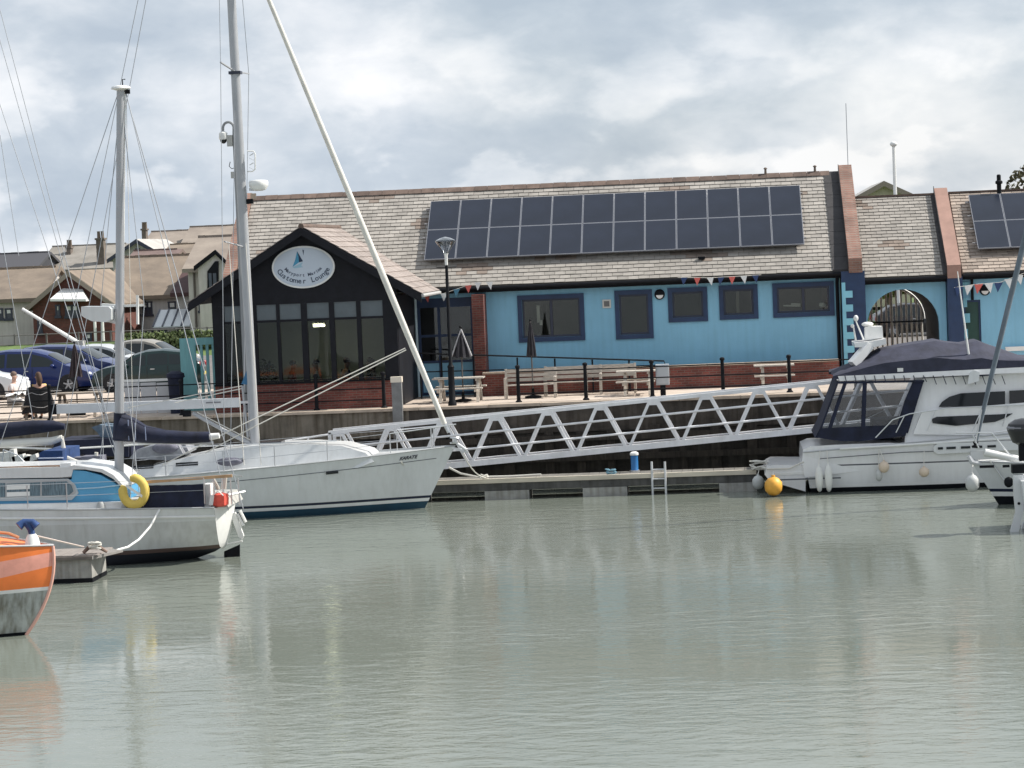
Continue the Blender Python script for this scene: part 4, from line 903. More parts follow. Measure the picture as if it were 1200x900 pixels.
# wall and fence on the bank, hedge
fn = thing('bank_fence', 'thin grey railings on the grassy bank before the far houses', 'fence', (P(120, 400, 131).x, 131, 3.2))
fx0, fx1 = P(-20, 400, 131).x, P(256, 400, 131).x; fz = P(120, 389, 131).z
for z in (fz, fz-.5): part('rail', MB().tube([(fx0, 131, z), (fx1, 131, z)], .03, 6), M('fence_grey', (.16, .15, .14), .7), fn)
x = fx0
while x < fx1: part('post', MB().box(x-.04, x+.04, 130.96, 131.04, 3.0, fz+.05), M('fence_grey'), fn); x += 1.7
def leaves(mb, c, rx, ry, rz, n, s, rg):
    for _ in range(n):
        d = Vector((rg.gauss(0, 1), rg.gauss(0, 1), rg.gauss(0, 1))).normalized()*rg.uniform(.55, 1)**.5
        p = Vector((c[0]+d.x*rx, c[1]+d.y*ry, c[2]+d.z*rz)); a = Vector((rg.gauss(0, 1), rg.gauss(0, 1), rg.gauss(0, 1))).normalized(); b_ = a.cross(Vector((rg.gauss(0, 1), rg.gauss(0, 1), rg.gauss(0, 1)))).normalized(); k = s*rg.uniform(.6, 1.3)
        mb.add([p-a*k, p+b_*k*.6, p+a*k, p-b_*k*.6], [(0, 1, 2, 3)])
LEAF = M('leaves', (.075, .10, .035), .8, .45, 1.2, rand=.5)
LEAFO = M('autumnal_leaves', (.12, .11, .055), .8, .4, 1.2, rand=.5)
hd_ = thing('hedge', 'clipped green hedge on the bank behind the parked cars', 'hedge', (P(180, 400, 126).x, 129.5, 2.6)); rg = random.Random(2)
hp = P(150, 402, 129.5); hq = P(262, 397, 129.5); m = MB()
for k in range(14): x = hp.x+(hq.x-hp.x)*k/13; leaves(m, (x, 129.5, 3.15), .6, .6, .62, 260, .12, rg)
part('foliage', m, M('hedge_leaves', (.13, .17, .06), .8, .4, 1.5, rand=.4), hd_, stuff=True)
m = MB(); [m.tube([(hp.x+(hq.x-hp.x)*k/13, 129.5, 2.6), (hp.x+(hq.x-hp.x)*k/13, 129.5, 3.2)], .05, 5) for k in range(14)]; part('stems', m, M('bark', (.1, .08, .06), .9, .3, 3), hd_, stuff=True)
def tree(label, x, y, z, h, cr, mat, seed):
    rg = random.Random(seed); t = thing('tree', label, 'tree', (x, y, z))
    m = MB(); m.tube([(x, y, z), (x+.1, y, z+h*.3), (x, y, z+h*.75)], [h*.035, h*.025, h*.008], 8); cs = []
    for k in range(7):
        a = rg.uniform(0, 6.28); q = Vector((x+cr*.6*math.cos(a), y+cr*.6*math.sin(a), z+h*rg.uniform(.45, .8))); m.tube([(x+.05, y, z+h*rg.uniform(.25, .4)), q], [h*.014, h*.004], 6); cs.append(q)
    part('trunk', m, M('bark'), t); m = MB(); cs.append(Vector((x, y, z+h*.8)))
    for q in cs: leaves(m, q, cr*.52, cr*.52, min(h*.2, cr*.6), 800, cr*.055, rg)
    part('crown', m, mat, t, stuff=True)
q = P(1192, 216, 120); tree('round tree crown rising behind the roof ridge by the black flue', q.x+.6, 120, 2.5, (q.z-2.5)+.9, 2.5, LEAFO, 4)
q = P(1040, 380, 135); tree('green tree seen through the arched passage gate', q.x, 135, 2.5, 5.5, 2.2, M('lime_leaves', (.22, .26, .06), .8, .4, 1.5, rand=.4), 6)
q = P(1075, 380, 130); tree('yellow-green tree seen through the right side of the passage gate', q.x, 131, 2.5, 5.2, 2.4, M('lime_leaves'), 7)
car('dark car seen through the bars of the arched passage', 1074, 400, 118, 4.0, paint('black_car', (.012, .013, .015)), 1, 'hatch', yaw=R_(8))
# roof-side masts
c = P(1049, 224, 120); lo = P(1052, 232, 120)
pw = thing('lamp_mast', 'tall white pole with a round head above the arch roof', 'lamp mast', (c.x, 120, 2.5)); zt = P(1048, 170, 120).z
part('pole', MB().tube([(c.x, 120, 2.5), (c.x, 120, zt)], [.12, .07], 8), PAINTW, pw); part('head', MB().ball((c.x, 120, zt+.05), .17, .17, .13), PAINTW, pw)
c = P(994, 200, 88.5); zt = P(993.5, 121, 88.5).z
aw = thing('whip_aerial', 'thin whip aerial behind the tall brick parapet', 'aerial', (c.x, 88.5, 7.5)); part('bracket', MB().tube([(c.x, 88.5, 7.0), (c.x, 88.5, c.z)], .035, 6), GALV, aw); part('whip', MB().tube([(c.x, 88.5, c.z), (c.x, 88.5, zt)], .013, 5), WIRE, aw)
# raised white barrier arm in car park
ba = thing('raised_barrier', 'white pole barrier raised aslant in front of the dark red house', 'barrier', (P(96, 405, 112).x, 112, QZ))
part('arm', MB().tube([P(26, 362, 112), P(92, 402, 112)], [.07, .10], 8), PAINTW, ba); part('pedestal', MB().box(P(92, 404, 112).x-.2, P(92, 404, 112).x+.25, 111.8, 112.3, QZ, P(92, 402, 112).z+.1), M('box_grey'), ba)

# ---------------------------------------------------------------- gangway, pontoon
g0, g1 = P(385, 507, 74.9), P(985, 447, 74.9); sx = (g1.z-g0.z)/(g1.x-g0.x); xs0 = g0.x; xs1 = g1.x+4.5
GW = thing('gangway', 'long white lattice gangway bridge rising from the pontoon to the quay', 'gangway', (xs0, 75.4, .6))
GP = M('gangway_paint', (.84, .84, .86), .5, .12, 1.5, streak=.1)
def gz(x): return g0.z+(x-xs0)*sx
TH = P(700, 477, 74.9).z - P(700, 537, 74.9).z
TH = 1.33
pitch = (P(962, 450, 74.9).x-P(430, 500, 74.9).x)/8.0
apx = P(700, 477, 74.9)
aps = [430, 553, 621+8, 690, 780, 868, 957]
pitch = 65*74.9/F*1.02
# apex positions measured along the top chord
x_ap0 = P(637, 482, 74.9).x
u_ap = [326, 400, 455, 519, 581, 641, 704, 766, 829, 893, 955, 1018]
xa_ = [P(u, 480, 74.9).x for u in (345, 409, 466, 520+2, 579, 640, 704, 762, 829, 891, 951, 1014)]
xa_ = [P(641, 480, 74.9).x + (k-4)*62.3*74.9/F*1.0 for k in range(0, 13)]
for sY in (74.9, 75.8):
    part('top_chord', MB().bar((xs0, sY, gz(xs0)), (xs1, sY, gz(xs1)), .09, .10), GP, GW)
    part('bottom_chord', MB().bar((xs0, sY, gz(xs0)-TH), (xs1, sY, gz(xs1)-TH), .10, .17), GP, GW)
    for f in ((.33, .66) if sY < 75 else ()): part('handrail', MB().tube([(xs0+.25, sY-.05, gz(xs0)-TH*f), (xs1, sY-.05, gz(xs1)-TH*f)], .032, 8), GP, GW)
    for k, x in enumerate(xa_):
        hp_ = 62.3*74.9/F/2
        for s in (-1, 1):
            xb_ = x+s*(hp_-.07)
            if xb_ < xs0 or xb_ > xs1: continue
            part('diagonal', MB().bar((x+s*.1, sY, gz(x)-.03), (xb_, sY, gz(xb_)-TH+.06), .085, .085, up=(0, 1, 0)), GP, GW)
        if x > xs0 and x < xs1: part('gusset', MB().box(x-.12, x+.12, sY-.05, sY+.05, gz(x)-.14, gz(x)-.05), GP, GW)
part('end_post', MB().bar((xs0+.03, 74.9, gz(xs0)), (xs0+.03, 74.9, gz(xs0)-TH), .09), GP, GW)
part('end_post', MB().bar((xs0+.03, 75.8, gz(xs0)), (xs0+.03, 75.8, gz(xs0)-TH), .09), GP, GW)
n_dk = 60
for k in range(n_dk):
    xa = xs0+(xs1-xs0)*k/n_dk; xb = xs0+(xs1-xs0)*(k+1)/n_dk-.012
    part('deck_plank', MB().add([(xa, 74.97, gz(xa)-TH), (xb, 74.97, gz(xb)-TH), (xb, 75.74, gz(xb)-TH), (xa, 75.74, gz(xa)-TH), (xa, 74.97, gz(xa)-TH+.05), (xb, 74.97, gz(xb)-TH+.05), (xb, 75.74, gz(xb)-TH+.05), (xa, 75.74, gz(xa)-TH+.05)], [(3, 2, 1, 0), (4, 5, 6, 7), (0, 1, 5, 4), (1, 2, 6, 5), (2, 3, 7, 6), (3, 0, 4, 7)]), M('grey_grating', (.17, .165, .17), .8, .2, 4), GW)
# pontoon
DZ = .58
PT = thing('pontoon', 'timber edged floating pontoon on concrete floats beneath the gangway', 'pontoon', (-5, 74.2, 0))
px0, px1 = P(300, 560, 73).x, P(887, 575, 73).x
DKP = M('pontoon_deck', (.16, .15, .135), .9, .3, 3, bump=.3)
n_ = 0; x = px0
while x < px1-.05:
    part('deck_board', MB().box(x, min(px1, x+.29), 73.09, 76.1 if x < -8.9 else 74.25, DZ-.04, DZ), DKP, PT); x += .3
part('fender_strip', MB().box(px0, px1, 72.97, 73.08, DZ-.10, DZ+.03), M('fender_timber', (.60, .54, .44), .8, .2, 3, stretch=(.3, 3, 3)), PT)
part('side_beam', MB().box(px0, px1, 73.0, 73.08, DZ-.32, DZ-.101), M('dirty_beam', (.09, .088, .084), .85, .4, 2, bump=.4, streak=.5), PT)
FLT = M('float_concrete', (.34, .335, .315), .9, .3, 2, bump=.3, streak=.5)
for (a, b_) in ((568, 620), (683, 735), (843, 887), (455, 500), (340, 390)):
    x0_, x1_ = P(a, 575, 73).x, P(b_, 575, 73).x; part('float', MB().box(x0_, x1_, 72.98, 74.2, -.35, DZ-.325), FLT, PT)
part('under_frame', MB().box(px0+.1, px1-.1, 73.3, 74.2, DZ-.3, DZ-.05), BLACK, PT)
# small items on the pontoon
ld = thing('pontoon_ladder', 'steel ladder hooked over the pontoon edge into the water', 'ladder', (P(771, 560, 72.9).x, 72.9, 0))
for u in (763.5, 779): a = P(u, 541, 72.93); part('stile', MB().tube([(a.x, 72.93, a.z), (a.x, 72.93, -.6)], .032, 8), GALV, ld)
for k in range(5): a = P(763.5, 541, 72.93); b_ = P(779, 541, 72.93); part('rung', MB().tube([(a.x, 72.93, .72-k*.27), (b_.x, 72.93, .72-k*.27)], .02, 6), GALV, ld)
bp_ = P(744, 553, 74.0); bq = P(744, 530, 74.0)
bl = thing('service_pedestal', 'short blue service pedestal with pale cap standing on the pontoon', 'service pedestal', (bp_.x, 74.0, DZ))
part('column', MB().lathe((bp_.x, 74, DZ), [(.13, 0), (.105, .04), (.105, bq.z-DZ-.08)], 16), M('pedestal_blue', (.02, .14, .36), .45), bl); part('cap', MB().lathe((bp_.x, 74, bq.z-.08), [(.125, 0), (.125, .06), (.07, .1)], 16), PAINTW, bl); part('base_band', MB().lathe((bp_.x, 74, DZ+.001), [(.15, 0), (.15, .05)], 16), STEEL, bl)
def heap(label, u, v, Y, s=1.0, group=None, mat=ROPE):
    c = P(u, v, Y); rg = random.Random(u); pts = []
    for k in range(60): a = k*.62; r_ = .12*s*(1+.25*math.sin(k*.9)); pts.append((c.x+r_*1.4*math.cos(a)+rg.uniform(-.02, .02), Y+r_*math.sin(a), c.z+.10*s*math.sin(k*.21)+rg.uniform(-.02, .02)))
    return single('rope_coil', MB().tube(pts, .022, 5), mat, label, 'rope', (c.x, Y, c.z), group)
heap('pale rope coiled at the near pontoon edge left of the float', 567, 559, 73.2, .6); heap('blue-tinted rope on the pontoon edge left of the blue pedestal', 716, 553, 73.2, .7, mat=M('blue_rope', (.16, .3, .38), .9))
heap('knotted pale rope at the outer end of the pontoon by the motor cruiser', 890, 545, 72.9, 1.3)
single('pontoon_hose', MB().tube([P(526, 548, 73.6), P(540, 555, 73.4), P(560, 559, 73.2), P(600, 558, 73.4), P(634, 556, 73.3)], .03, 6), ROPE, 'pale hose lying along the pontoon near the yacht bow', 'hose', tuple(P(560, 559, 73.2)))
# floating walkway rails behind the yacht
wr = thing('walkway_rail', 'white tubular handrail running left from the foot of the gangway', 'handrail', (P(340, 520, 75.2).x, 75.2, DZ))
wa, wb = P(286, 524, 75.2), P(386, 509, 75.2)
part('rail', MB().tube([wa, wb], .035, 6), GP, wr); part('rail', MB().tube([wa-Vector((0, 0, .35)), wb-Vector((0, 0, .35))], .03, 6), GP, wr)
for f in (0, .27, .5, .75, 1): p = wa.lerp(wb, f); part('post', MB().tube([p, (p.x, 75.2, DZ)], .03, 6), GP, wr)
# ---------------------------------------------------------------- boats
def lerp(a, b, t): return a+(b-a)*t
def hull(root, bowt, boww, sternt, sternw, Yc, B, bands, aft=.7, sheer_mid=-.12, deck=None, flare=.82, deckmat=None, yaw=0, fwdpow=2.2, counter=None, bowcurve=0, camber=.05):
    """bow/stern given as (x, z) at deck and at the waterline; bands: [(name, material, z_top, z_bottom)], numbers or None for the sheer"""
    NS = 26
    def sheer(s): return lerp(sternt[1], bowt[1], s) + sheer_mid*4*s*(1-s)
    def xs(s, z):
        fa = (z-sternw[1])/(sternt[1]-sternw[1]); fb = (z-boww[1])/(bowt[1]-boww[1])
        xa = lerp(sternw[0], sternt[0], fa)
        if counter: zc, xc = counter; xa = lerp(xc, sternt[0], (z-zc)/(sternt[1]-zc)) if z > zc else lerp(sternw[0], xc, max(-1, z/zc))
        q = max(0, min(1, z/bowt[1])); return lerp(xa, lerp(boww[0], bowt[0], fb) + bowcurve*4*q*(1-q), s)
    def plan(s):
        if s < .42: return aft+(1-aft)*math.sin(math.pi/2*s/.42)
        return max(.004, 1-((s-.42)/.58)**fwdpow)
    def hb(s, z):
        zs = sheer(s); q = max(0, z)/zs
        k = flare+(1-flare)*q**.8
        k *= 1-.5*(s**5)*(1-q)
        if counter:
            tw = max(0, (z-counter[0])/(zs-counter[0]))**.42; k *= tw+(1-tw)*min(1, s/.22)**.6
        if z < 0: k *= max(.02, 1-(-z/.5)**1.6)
        return B*plan(s)*k
    tip = Vector((bowt[0], Yc, 0))
    def pt(s, z, sg): 
        p = Vector((xs(s, z), Yc+sg*hb(s, z), z))
        if yaw: p = tip + Matrix.Rotation(yaw, 3, 'Z') @ (p-tip) + Vector((0, 0, 0)); p.z = z
        return p
    out = {}
    for name, mat, zt, zb in bands:
        ft = (lambda s, zt=zt: sheer(s) if zt is None else (zt(s) if callable(zt) else zt)); fb = (lambda s, zb=zb: zb(s) if callable(zb) else zb)
        m = MB()
        for sg in (-1, 1):
            rows = []
            for i in range(NS+1):
                s = i/NS; a, b_ = ft(s), fb(s); rows.append([pt(s, lerp(a, b_, j/6), sg) for j in range(7)])
            if sg > 0: rows = rows[::-1]
            m.grid(rows)
        a, b_ = ft(0), fb(0)
        tr = [pt(0, lerp(a, b_, j/6), -1) for j in range(7)]; tl_ = [pt(0, lerp(a, b_, j/6), 1) for j in range(7)]
        if not counter: m.grid([tr, tl_])
        out[name] = part(name, m, mat, root, ang=45)
    if counter:
        zz_ = [lerp(sheer(0), counter[0], j/12) for j in range(13)]
        out['transom'] = part('transom', MB().grid([[pt(0, z, -1)+Vector((.004, 0, 0)) for z in zz_], [pt(0, z, 0)+Vector((.03+.24*(max(0, (z-counter[0])/(sheer(0)-counter[0])))**.5, 0, 0)) for z in zz_], [pt(0, z, 1)+Vector((.004, 0, 0)) for z in zz_]]).poly([pt(0, sheer(0)-.002, -1), pt(0, sheer(0)-.002, 0)+Vector((.26, 0, 0)), pt(0, sheer(0)-.002, 1)]), PAINTW, root, ang=60)
    rows = []
    for i in range(NS+1):
        s = i/NS; z = sheer(s)-.02; c = hb(s, z); rows.append([pt(s, z+.05*(1-(k/2-1)**2)*plan(s), 0)*1.0 if False else Vector((pt(s, z, -1).lerp(pt(s, z, 1), k/4)))+Vector((0, 0, camber*(1-(k/2-1)**2)*plan(s))) for k in range(5)])
    out['deck'] = part('deck', MB().grid(rows), deckmat or WHITE, root)
    # toe rail
    for sg in (-1, 1): part('toe_rail', MB().tube([pt(i/NS, sheer(i/NS)+.02, sg) for i in range(NS+1)], .022, 6), M('toe_rail_mat', (.42, .43, .44), .5), root)
    return pt, sheer, hb
def stay(root, a, b_, r=.009, name='stay', mat=None): return part(name, MB().tube([a, b_], r, 5), mat or WIRE, root)
def stanchions(root, pts, h=.62, n_lines=2, r=.015):
    for p in pts: part('stanchion', MB().tube([p, Vector(p)+Vector((0, 0, h))], r, 6), STEEL, root)
    for k in range(n_lines): part('lifeline', MB().tube([Vector(p)+Vector((0, 0, h*(1-k*.48))) for p in pts], .006, 4), WIRE, root)
def fender(label, u, v, Y, w, h, mat, rope_to=None, group=None, name='fender'):
    c = P(u, v, Y); t = thing(name, label, 'fender', (c.x, Y, c.z), group); w *= Y/F/2; h *= Y/F/2
    part('body', MB().lathe((c.x, Y, c.z), [(.02, -h), (w*.55, -h*.88), (w*.95, -h*.45), (w, 0), (w*.95, h*.4), (w*.6, h*.78), (w*.22, h*.93), (w*.2, h*1.12)], 16), mat, t, ang=60)
    if rope_to: part('lanyard', MB().tube([(c.x, Y, c.z+h*1.1), P(*rope_to)], .012, 5), ROPE, t)
    return t

# --- yacht with the furled genoa
Yk = 71.3
K_ = thing('sailing_yacht', 'large white sailing yacht with furled genoa, bare white boom and navy boot stripe', 'sailing yacht', (P(290, 560, Yk).x, Yk, 0))
bt, bw_ = XZ(533, 523, Yk), XZ(498, 596, Yk); st_, sw_ = XZ(52, 556, Yk), XZ(72, 606, Yk)
BOOT = M('navy_boot_stripe', (.008, .014, .04), .3); TEALB = M('blue_antifouling', (.012, .055, .09), .7, .2, 2)
pt, sh_, hb_ = hull(K_, bt, (bw_[0], 0), (st_[0], 1.12), (sw_[0], 0), Yk, 1.75, [('topsides', WHITE, None, .36), ('boot_stripe', BOOT, .36, .29), ('pale_stripe', PAINTW, .29, .20), ('antifouling', TEALB, .20, -.45)], sheer_mid=-.05)
for s0, s1 in ((.40, .72), (.74, .97)): part('cove_line', MB().tube([pt(s0+(s1-s0)*i/12, sh_(s0+(s1-s0)*i/12)-.28, -1)+Vector((0, -.002, 0)) for i in range(13)], .010, 5), M('cove_grey', (.12, .13, .15), .5), K_)
hp = pt(.735, sh_(.735)-.33, -1); part('hull_window', MB().tube([pt(.722, sh_(.73)-.32, -1)+Vector((0, -.005, 0)), pt(.75, sh_(.74)-.31, -1)+Vector((0, -.005, 0))], .048, 8), DARKGLASS, K_)
# name on the bow
nc = pt(.905, sh_(.905)-.16, -1); nd = (pt(.93, sh_(.93)-.16, -1)-pt(.88, sh_(.88)-.16, -1)).normalized(); nz = (pt(.905, sh_(.905)-.1, -1)-pt(.905, sh_(.905)-.24, -1)).normalized()
for i, ch in enumerate('KARATE'):
    lm = MB(); text_mb(lm, ch, nc+nd*(i-2.5)*.085*1.0+Vector((0, -.01, 0)), .15, xdir=nd, zdir=nz, depth=.012, bold=.002); part('letter', lm, M('name_ink', (.05, .05, .07), .5), K_)
for a, b_, lb in (((540, 527, 71.3), (572, 559, 73.3), 'slack bow mooring line running from the yacht bow down to the pontoon'), ((470, 541, 70.6), (512, 566, 73.2), 'second mooring line leading from the yacht side aft of the bow to the pontoon')):
    A_, B_ = P(*a), P(*b_); single('mooring_rope', MB().tube([A_.lerp(B_, t)-Vector((0, 0, .25*4*t*(1-t))) for t in [k/8 for k in range(9)]], .018, 6), ROPE, lb, 'rope', tuple(A_))
# coachroof
def roof_slab(root, pts, Yn, hw, Yc, name, mat, top_in=.25, zr=None):
    """cabin: outline seen on its near side, given width; narrows towards the top"""
    q = [XZ(u, v, Yn) for u, v in pts]; z0_, z1_ = min(p[1] for p in q), max(p[1] for p in q)
    w = lambda z: hw-(z-z0_)/max(.01, z1_-z0_)*top_in
    part(name, MB().slab(q, lambda x, z: Yc-w(z), lambda x, z: Yc+w(z)), mat, root); return w, z0_, z1_
Yn = Yk-1.0
wk, zk0, zk1 = roof_slab(K_, [(150, 566), (165, 550), (200, 540), (262, 527), (300, 523), (360, 521), (400, 523), (428, 531), (438, 541), (420, 548), (300, 556)], Yn, 1.15, Yk, 'coachroof', WHITE, .3)
def slit(root, u0, u1, v0, v1, Yn, w, Yc, name='cabin_window', h=5.5, mat=None):
    a, b_ = P(u0, v0, Yn), P(u1, v1, Yn); hh = h*Yn/F/2
    q = [(a.x, a.z-hh), (b_.x, b_.z-hh), (b_.x, b_.z+hh), (a.x, a.z+hh)]
    return part(name, MB().slab(q, lambda x, z: Yc-w(z)-.012, lambda x, z: Yc-w(z)+.02), mat or DARKGLASS, root)
for a in ((153, 180, 548, 546.5), (206, 232, 544.5, 543), (262, 285, 541, 539.5)): slit(K_, *a, Yn, wk, Yk, h=4.2)
part('grab_rail', MB().tube([Vector((P(200, 531, Yk-.7).x, Yk-.7, zk1+.03)), Vector((P(395, 520, Yk-.7).x, Yk-.7, zk1+.05))], .018, 6), STEEL, K_)
part('deck_hatch', MB().box(P(306, 520, Yk).x, P(332, 520, Yk).x, Yk-.3, Yk+.3, zk1, zk1+.06), M('smoke_hatch', (.06, .06, .065), .2), K_)
# cockpit and sprayhood clutter
c = P(190, 522, Yk-.4); part('sprayhood', MB().slab([XZ(150, 538, Yn), XZ(160, 527, Yn), XZ(185, 521, Yn), XZ(208, 522, Yn), XZ(214, 533, Yn), XZ(200, 540, Yn)], Yk-.9, Yk+.9), M('sprayhood_vinyl', (.32, .33, .36), .35, .3, 4), K_)
part('folded_cover', MB().ball((P(194, 525, Yk-.9).x, Yk-.95, P(194, 525, Yk-.95).z), .38, .2, .16), M('mauve_grey_canvas', (.16, .16, .2), .9, .3, 4), K_)
wh = part('cockpit_canopy', MB().slab([XZ(60, 531, Yn), XZ(64, 517, Yn), XZ(136, 514, Yn), XZ(150, 521, Yn), XZ(150, 536, Yn)], Yk-.95, Yk+.95), NAVY, K_)
part('canopy_stripe', MB().tube([P(0, 524, Yk-1.2), P(70, 526.5, Yk-1.2), P(140, 522.5, Yk-1.2), P(230, 516, Yk-1.2)], .03, 6), PAINTW, K_)
part('grey_blue_cover', MB().slab([XZ(103, 502, Yn), XZ(112, 499, Yn), XZ(138, 502, Yn), XZ(138, 514, Yn), XZ(114, 514, Yn), XZ(110, 508, Yn)], Yk-.6, Yk+.3), M('slate_blue_canvas', (.12, .17, .23), .9, .3, 5), K_)
# mast, boom, vang, furler
mb0, mbt = P(299, 521, Yk), P(249, -420, Yk)
mp_ = lambda f: mb0.lerp(mbt, f)
mm = part('mast', MB().tube([mb0, mp_(.3), mp_(.6), mbt], [.135, .135, .125, .09], 14), ALU, K_)
bmA, bmB = P(281, 471.5, Yk), P(67, 479.5, Yk)
bo_ = part('boom', MB().bar(bmA, bmB, .17, .26), M('boom_white', (.66, .67, .69), .4, .08, 2), K_)
part('boom_end_cap', MB().bar(bmB, bmB+(bmB-bmA).normalized()*.16, .19, .29), BLACK, bo_)
part('boom_marking', MB().cb(P(250, 471.6, Yk-.1)+Vector((0, 0, 0)), .42, .012, .035), M('marking_grey', (.2, .2, .22), .5), bo_)
part('gooseneck', MB().bar(bmA, P(293, 471, Yk), .07), STEEL, bo_)
part('vang', MB().tube([P(226, 484, Yk), P(262, 504, Yk), P(296, 521, Yk)], [.055, .055, .07], 10), ALU, K_)
part('vang_tackle', MB().tube([P(231, 483, Yk-.05), P(296, 517, Yk-.05)], .015, 5), ROPE, K_)
part('mainsheet_block', MB().cb(P(219, 484.5, Yk), .22, .12, .18), BLACK, K_)
for (u, v, w2, h2) in ((292, 471, .05, 1.1),): part('mast_track', MB().tube([P(284, 452, Yk), P(291, 518, Yk)], .035, 6), ALU, K_)
part('flag_cloth', MB().slab([XZ(283, 450, Yk), XZ(293, 424, Yk), XZ(294, 451, Yk)], Yk-.03, Yk+.03), M('flag_blue_white', (.05, .16, .30), .8), K_)
fa, fb_ = P(312, -8, Yk), P(521, 497, Yk); fd = (fb_-fa)
part('furled_genoa', MB().tube([fa+fd*(-.6), fa+fd*.02, fa+fd*.35, fa+fd*.7, fb_], [.05, .065, .08, .092, .075], 10), M('sailcloth', (.72, .70, .64), .8, .12, 3, bump=.4), K_)
pf = part('furling_drum', MB().tube([fb_, P(526, 507, Yk)], [.05, .05], 8), STEEL, K_); part('drum', MB().lathe(P(533, 516, Yk), [(.14, -.09), (.15, -.05), (.07, -.03), (.07, .05), (.15, .07), (.13, .1)], 14), STEEL, pf)
part('bow_fitting', MB().bar(P(524, 523, Yk), P(549, 530, Yk), .1, .06), STEEL, K_); part('anchor', MB().tube([P(536, 520, Yk-.1), P(546, 527, Yk-.1), P(541, 531, Yk-.1)], [.04, .05, .02], 8), GALV, K_)
# pulpit
pp = [P(505, 524, Yk-.35), P(507, 509, Yk-.35), P(546, 508, Yk), P(507, 509, Yk+.35)]; 
stay(K_, P(285, 497, Yk-1.4), P(475, 408, Yk-.3), .017, 'sheet', ROPE); stay(K_, P(300, 499, Yk-1.4), P(476, 410, Yk-.3), .017, 'sheet', ROPE)
stay(K_, P(285, 497, Yk-1.4), P(190, 545, Yk-1.2), .017, 'sheet', ROPE); stay(K_, P(300, 499, Yk-1.4), P(240, 531, Yk-1.2), .017, 'sheet', ROPE)
stay(K_, P(284, 452, Yk), P(150, 478, Yk-.6), .014, 'sheet', ROPE); stay(K_, P(285, 455, Yk), P(205, 472, Yk-.6), .014, 'sheet', ROPE)
for du_, yy in ((-4, -.4), (3, .4)): stay(K_, mbt, P(60+du_*3, 548, Yk+yy), .011, 'backstay')
for sg in (-1, 1):
    tipf = .485; base = mp_((522-81)/(522+420)); 
    tp_ = P(258.5, 73, Yk+0)+Vector((0, 0, 0)) if sg < 0 else mp_(.467)+Vector((.15, 1.25, .05))
    if sg < 0: tp_ = Vector((P(258.5, 73, Yk-1.25).x, Yk-1.25, P(258.5, 73, Yk-1.25).z))
    root_ = mp_(.4685)
    part('spreader', MB().bar(root_, tp_, .05, .03), ALU, K_)
    ch = P(262, 525, Yk-1.25) if sg < 0 else P(282, 512, Yk+1.3)
    stay(K_, tp_, P(263, 545, Yk-1.45) if sg < 0 else P(285, 515, Yk+1.4), .010, 'shroud'); stay(K_, tp_, mbt, .009, 'shroud')
    stay(K_, root_, P(270, 548, Yk-1.4) if sg < 0 else P(292, 512, Yk+1.3), .009, 'lower_shroud')
part('spreader_bracket', MB().cb(mp_(.467), .34, .3, .08), M('dark_frame'), K_)
l2 = mp_(.249); part('spreader', MB().bar(l2+Vector((0, 0, 0)), P(263, 283, Yk-1.15), .05, .03), ALU, K_)
for (u0_, u1_) in ((268, 263), (288, 282)): stay(K_, P(u0_, 285, Yk-.9), P(u0_+18, 590 if False else 545, Yk-1.3), .012, 'halyard', ROPE)
# radar reflector, radome and deck light on the mast front
rr3 = P(298, 189, Yk); x_ = rr3
rf_ = part('radar_reflector', MB().tube([P(290, 177, Yk), P(297, 177, Yk), P(299, 180, Yk), P(299, 198, Yk), P(296, 201, Yk), P(290, 201, Yk)], .022, 6), PAINTW, K_)
for k in range(4): part('reflector_plate', MB().cb(P(295, 181+k*5.5, Yk), .13, .13, .012, ry=.5 if k % 2 else -.5), M('reflector_grey', (.6, .63, .66), .4), rf_)
rd = P(303, 217, Yk); part('radome', MB().lathe((rd.x, Yk, rd.z), [(.1, -.16), (.2, -.13), (.27, -.03), (.28, .08), (.25, .13), (.08, .15)], 20), PAINTW, K_)
part('radome_bracket', MB().bar(P(292, 222, Yk), P(303, 222, Yk), .08), GALV, K_); part('deck_light', MB().cb(P(293, 236, Yk), .18, .12, .14), BLACK, K_); part('horn', MB().cb(P(297, 230, Yk), .14, .12, .16), M('horn_tan', (.45, .36, .28), .6), K_)
stanchions(K_, [pt(s, sh_(s), -1)+Vector((0, .06, 0)) for s in (.2, .34, .48, .60, .72, .86)], .58)
stanchions(K_, [pt(s, sh_(s), 1)+Vector((0, -.06, 0)) for s in (.2, .34, .48, .60, .72, .86)], .58)
plp = [pt(.86, sh_(.86), -1)+Vector((0, .06, .58)), pt(.95, sh_(.95), -1)+Vector((0, .0, .6)), Vector((bt[0]+.05, Yk, bt[1]+.62)), pt(.95, sh_(.95), 1)+Vector((0, 0, .6)), pt(.86, sh_(.86), 1)+Vector((0, -.06, .58))]
part('pulpit', MB().tube(plp, .018, 6).tube([plp[1], pt(.95, sh_(.95), -1)], .018, 6).tube([plp[3], pt(.95, sh_(.95), 1)], .018, 6), STEEL, K_)
part('winch', MB().lathe(P(237, 518, Yk-.9)-Vector((0, 0, .1)), [(.09, 0), (.07, .08), (.09, .16)], 12), STEEL, K_)
part('folded_tender', MB().ball(P(269, 541, Yk-1.35), .38, .2, .12), M('mauve_grey_canvas'), K_); 

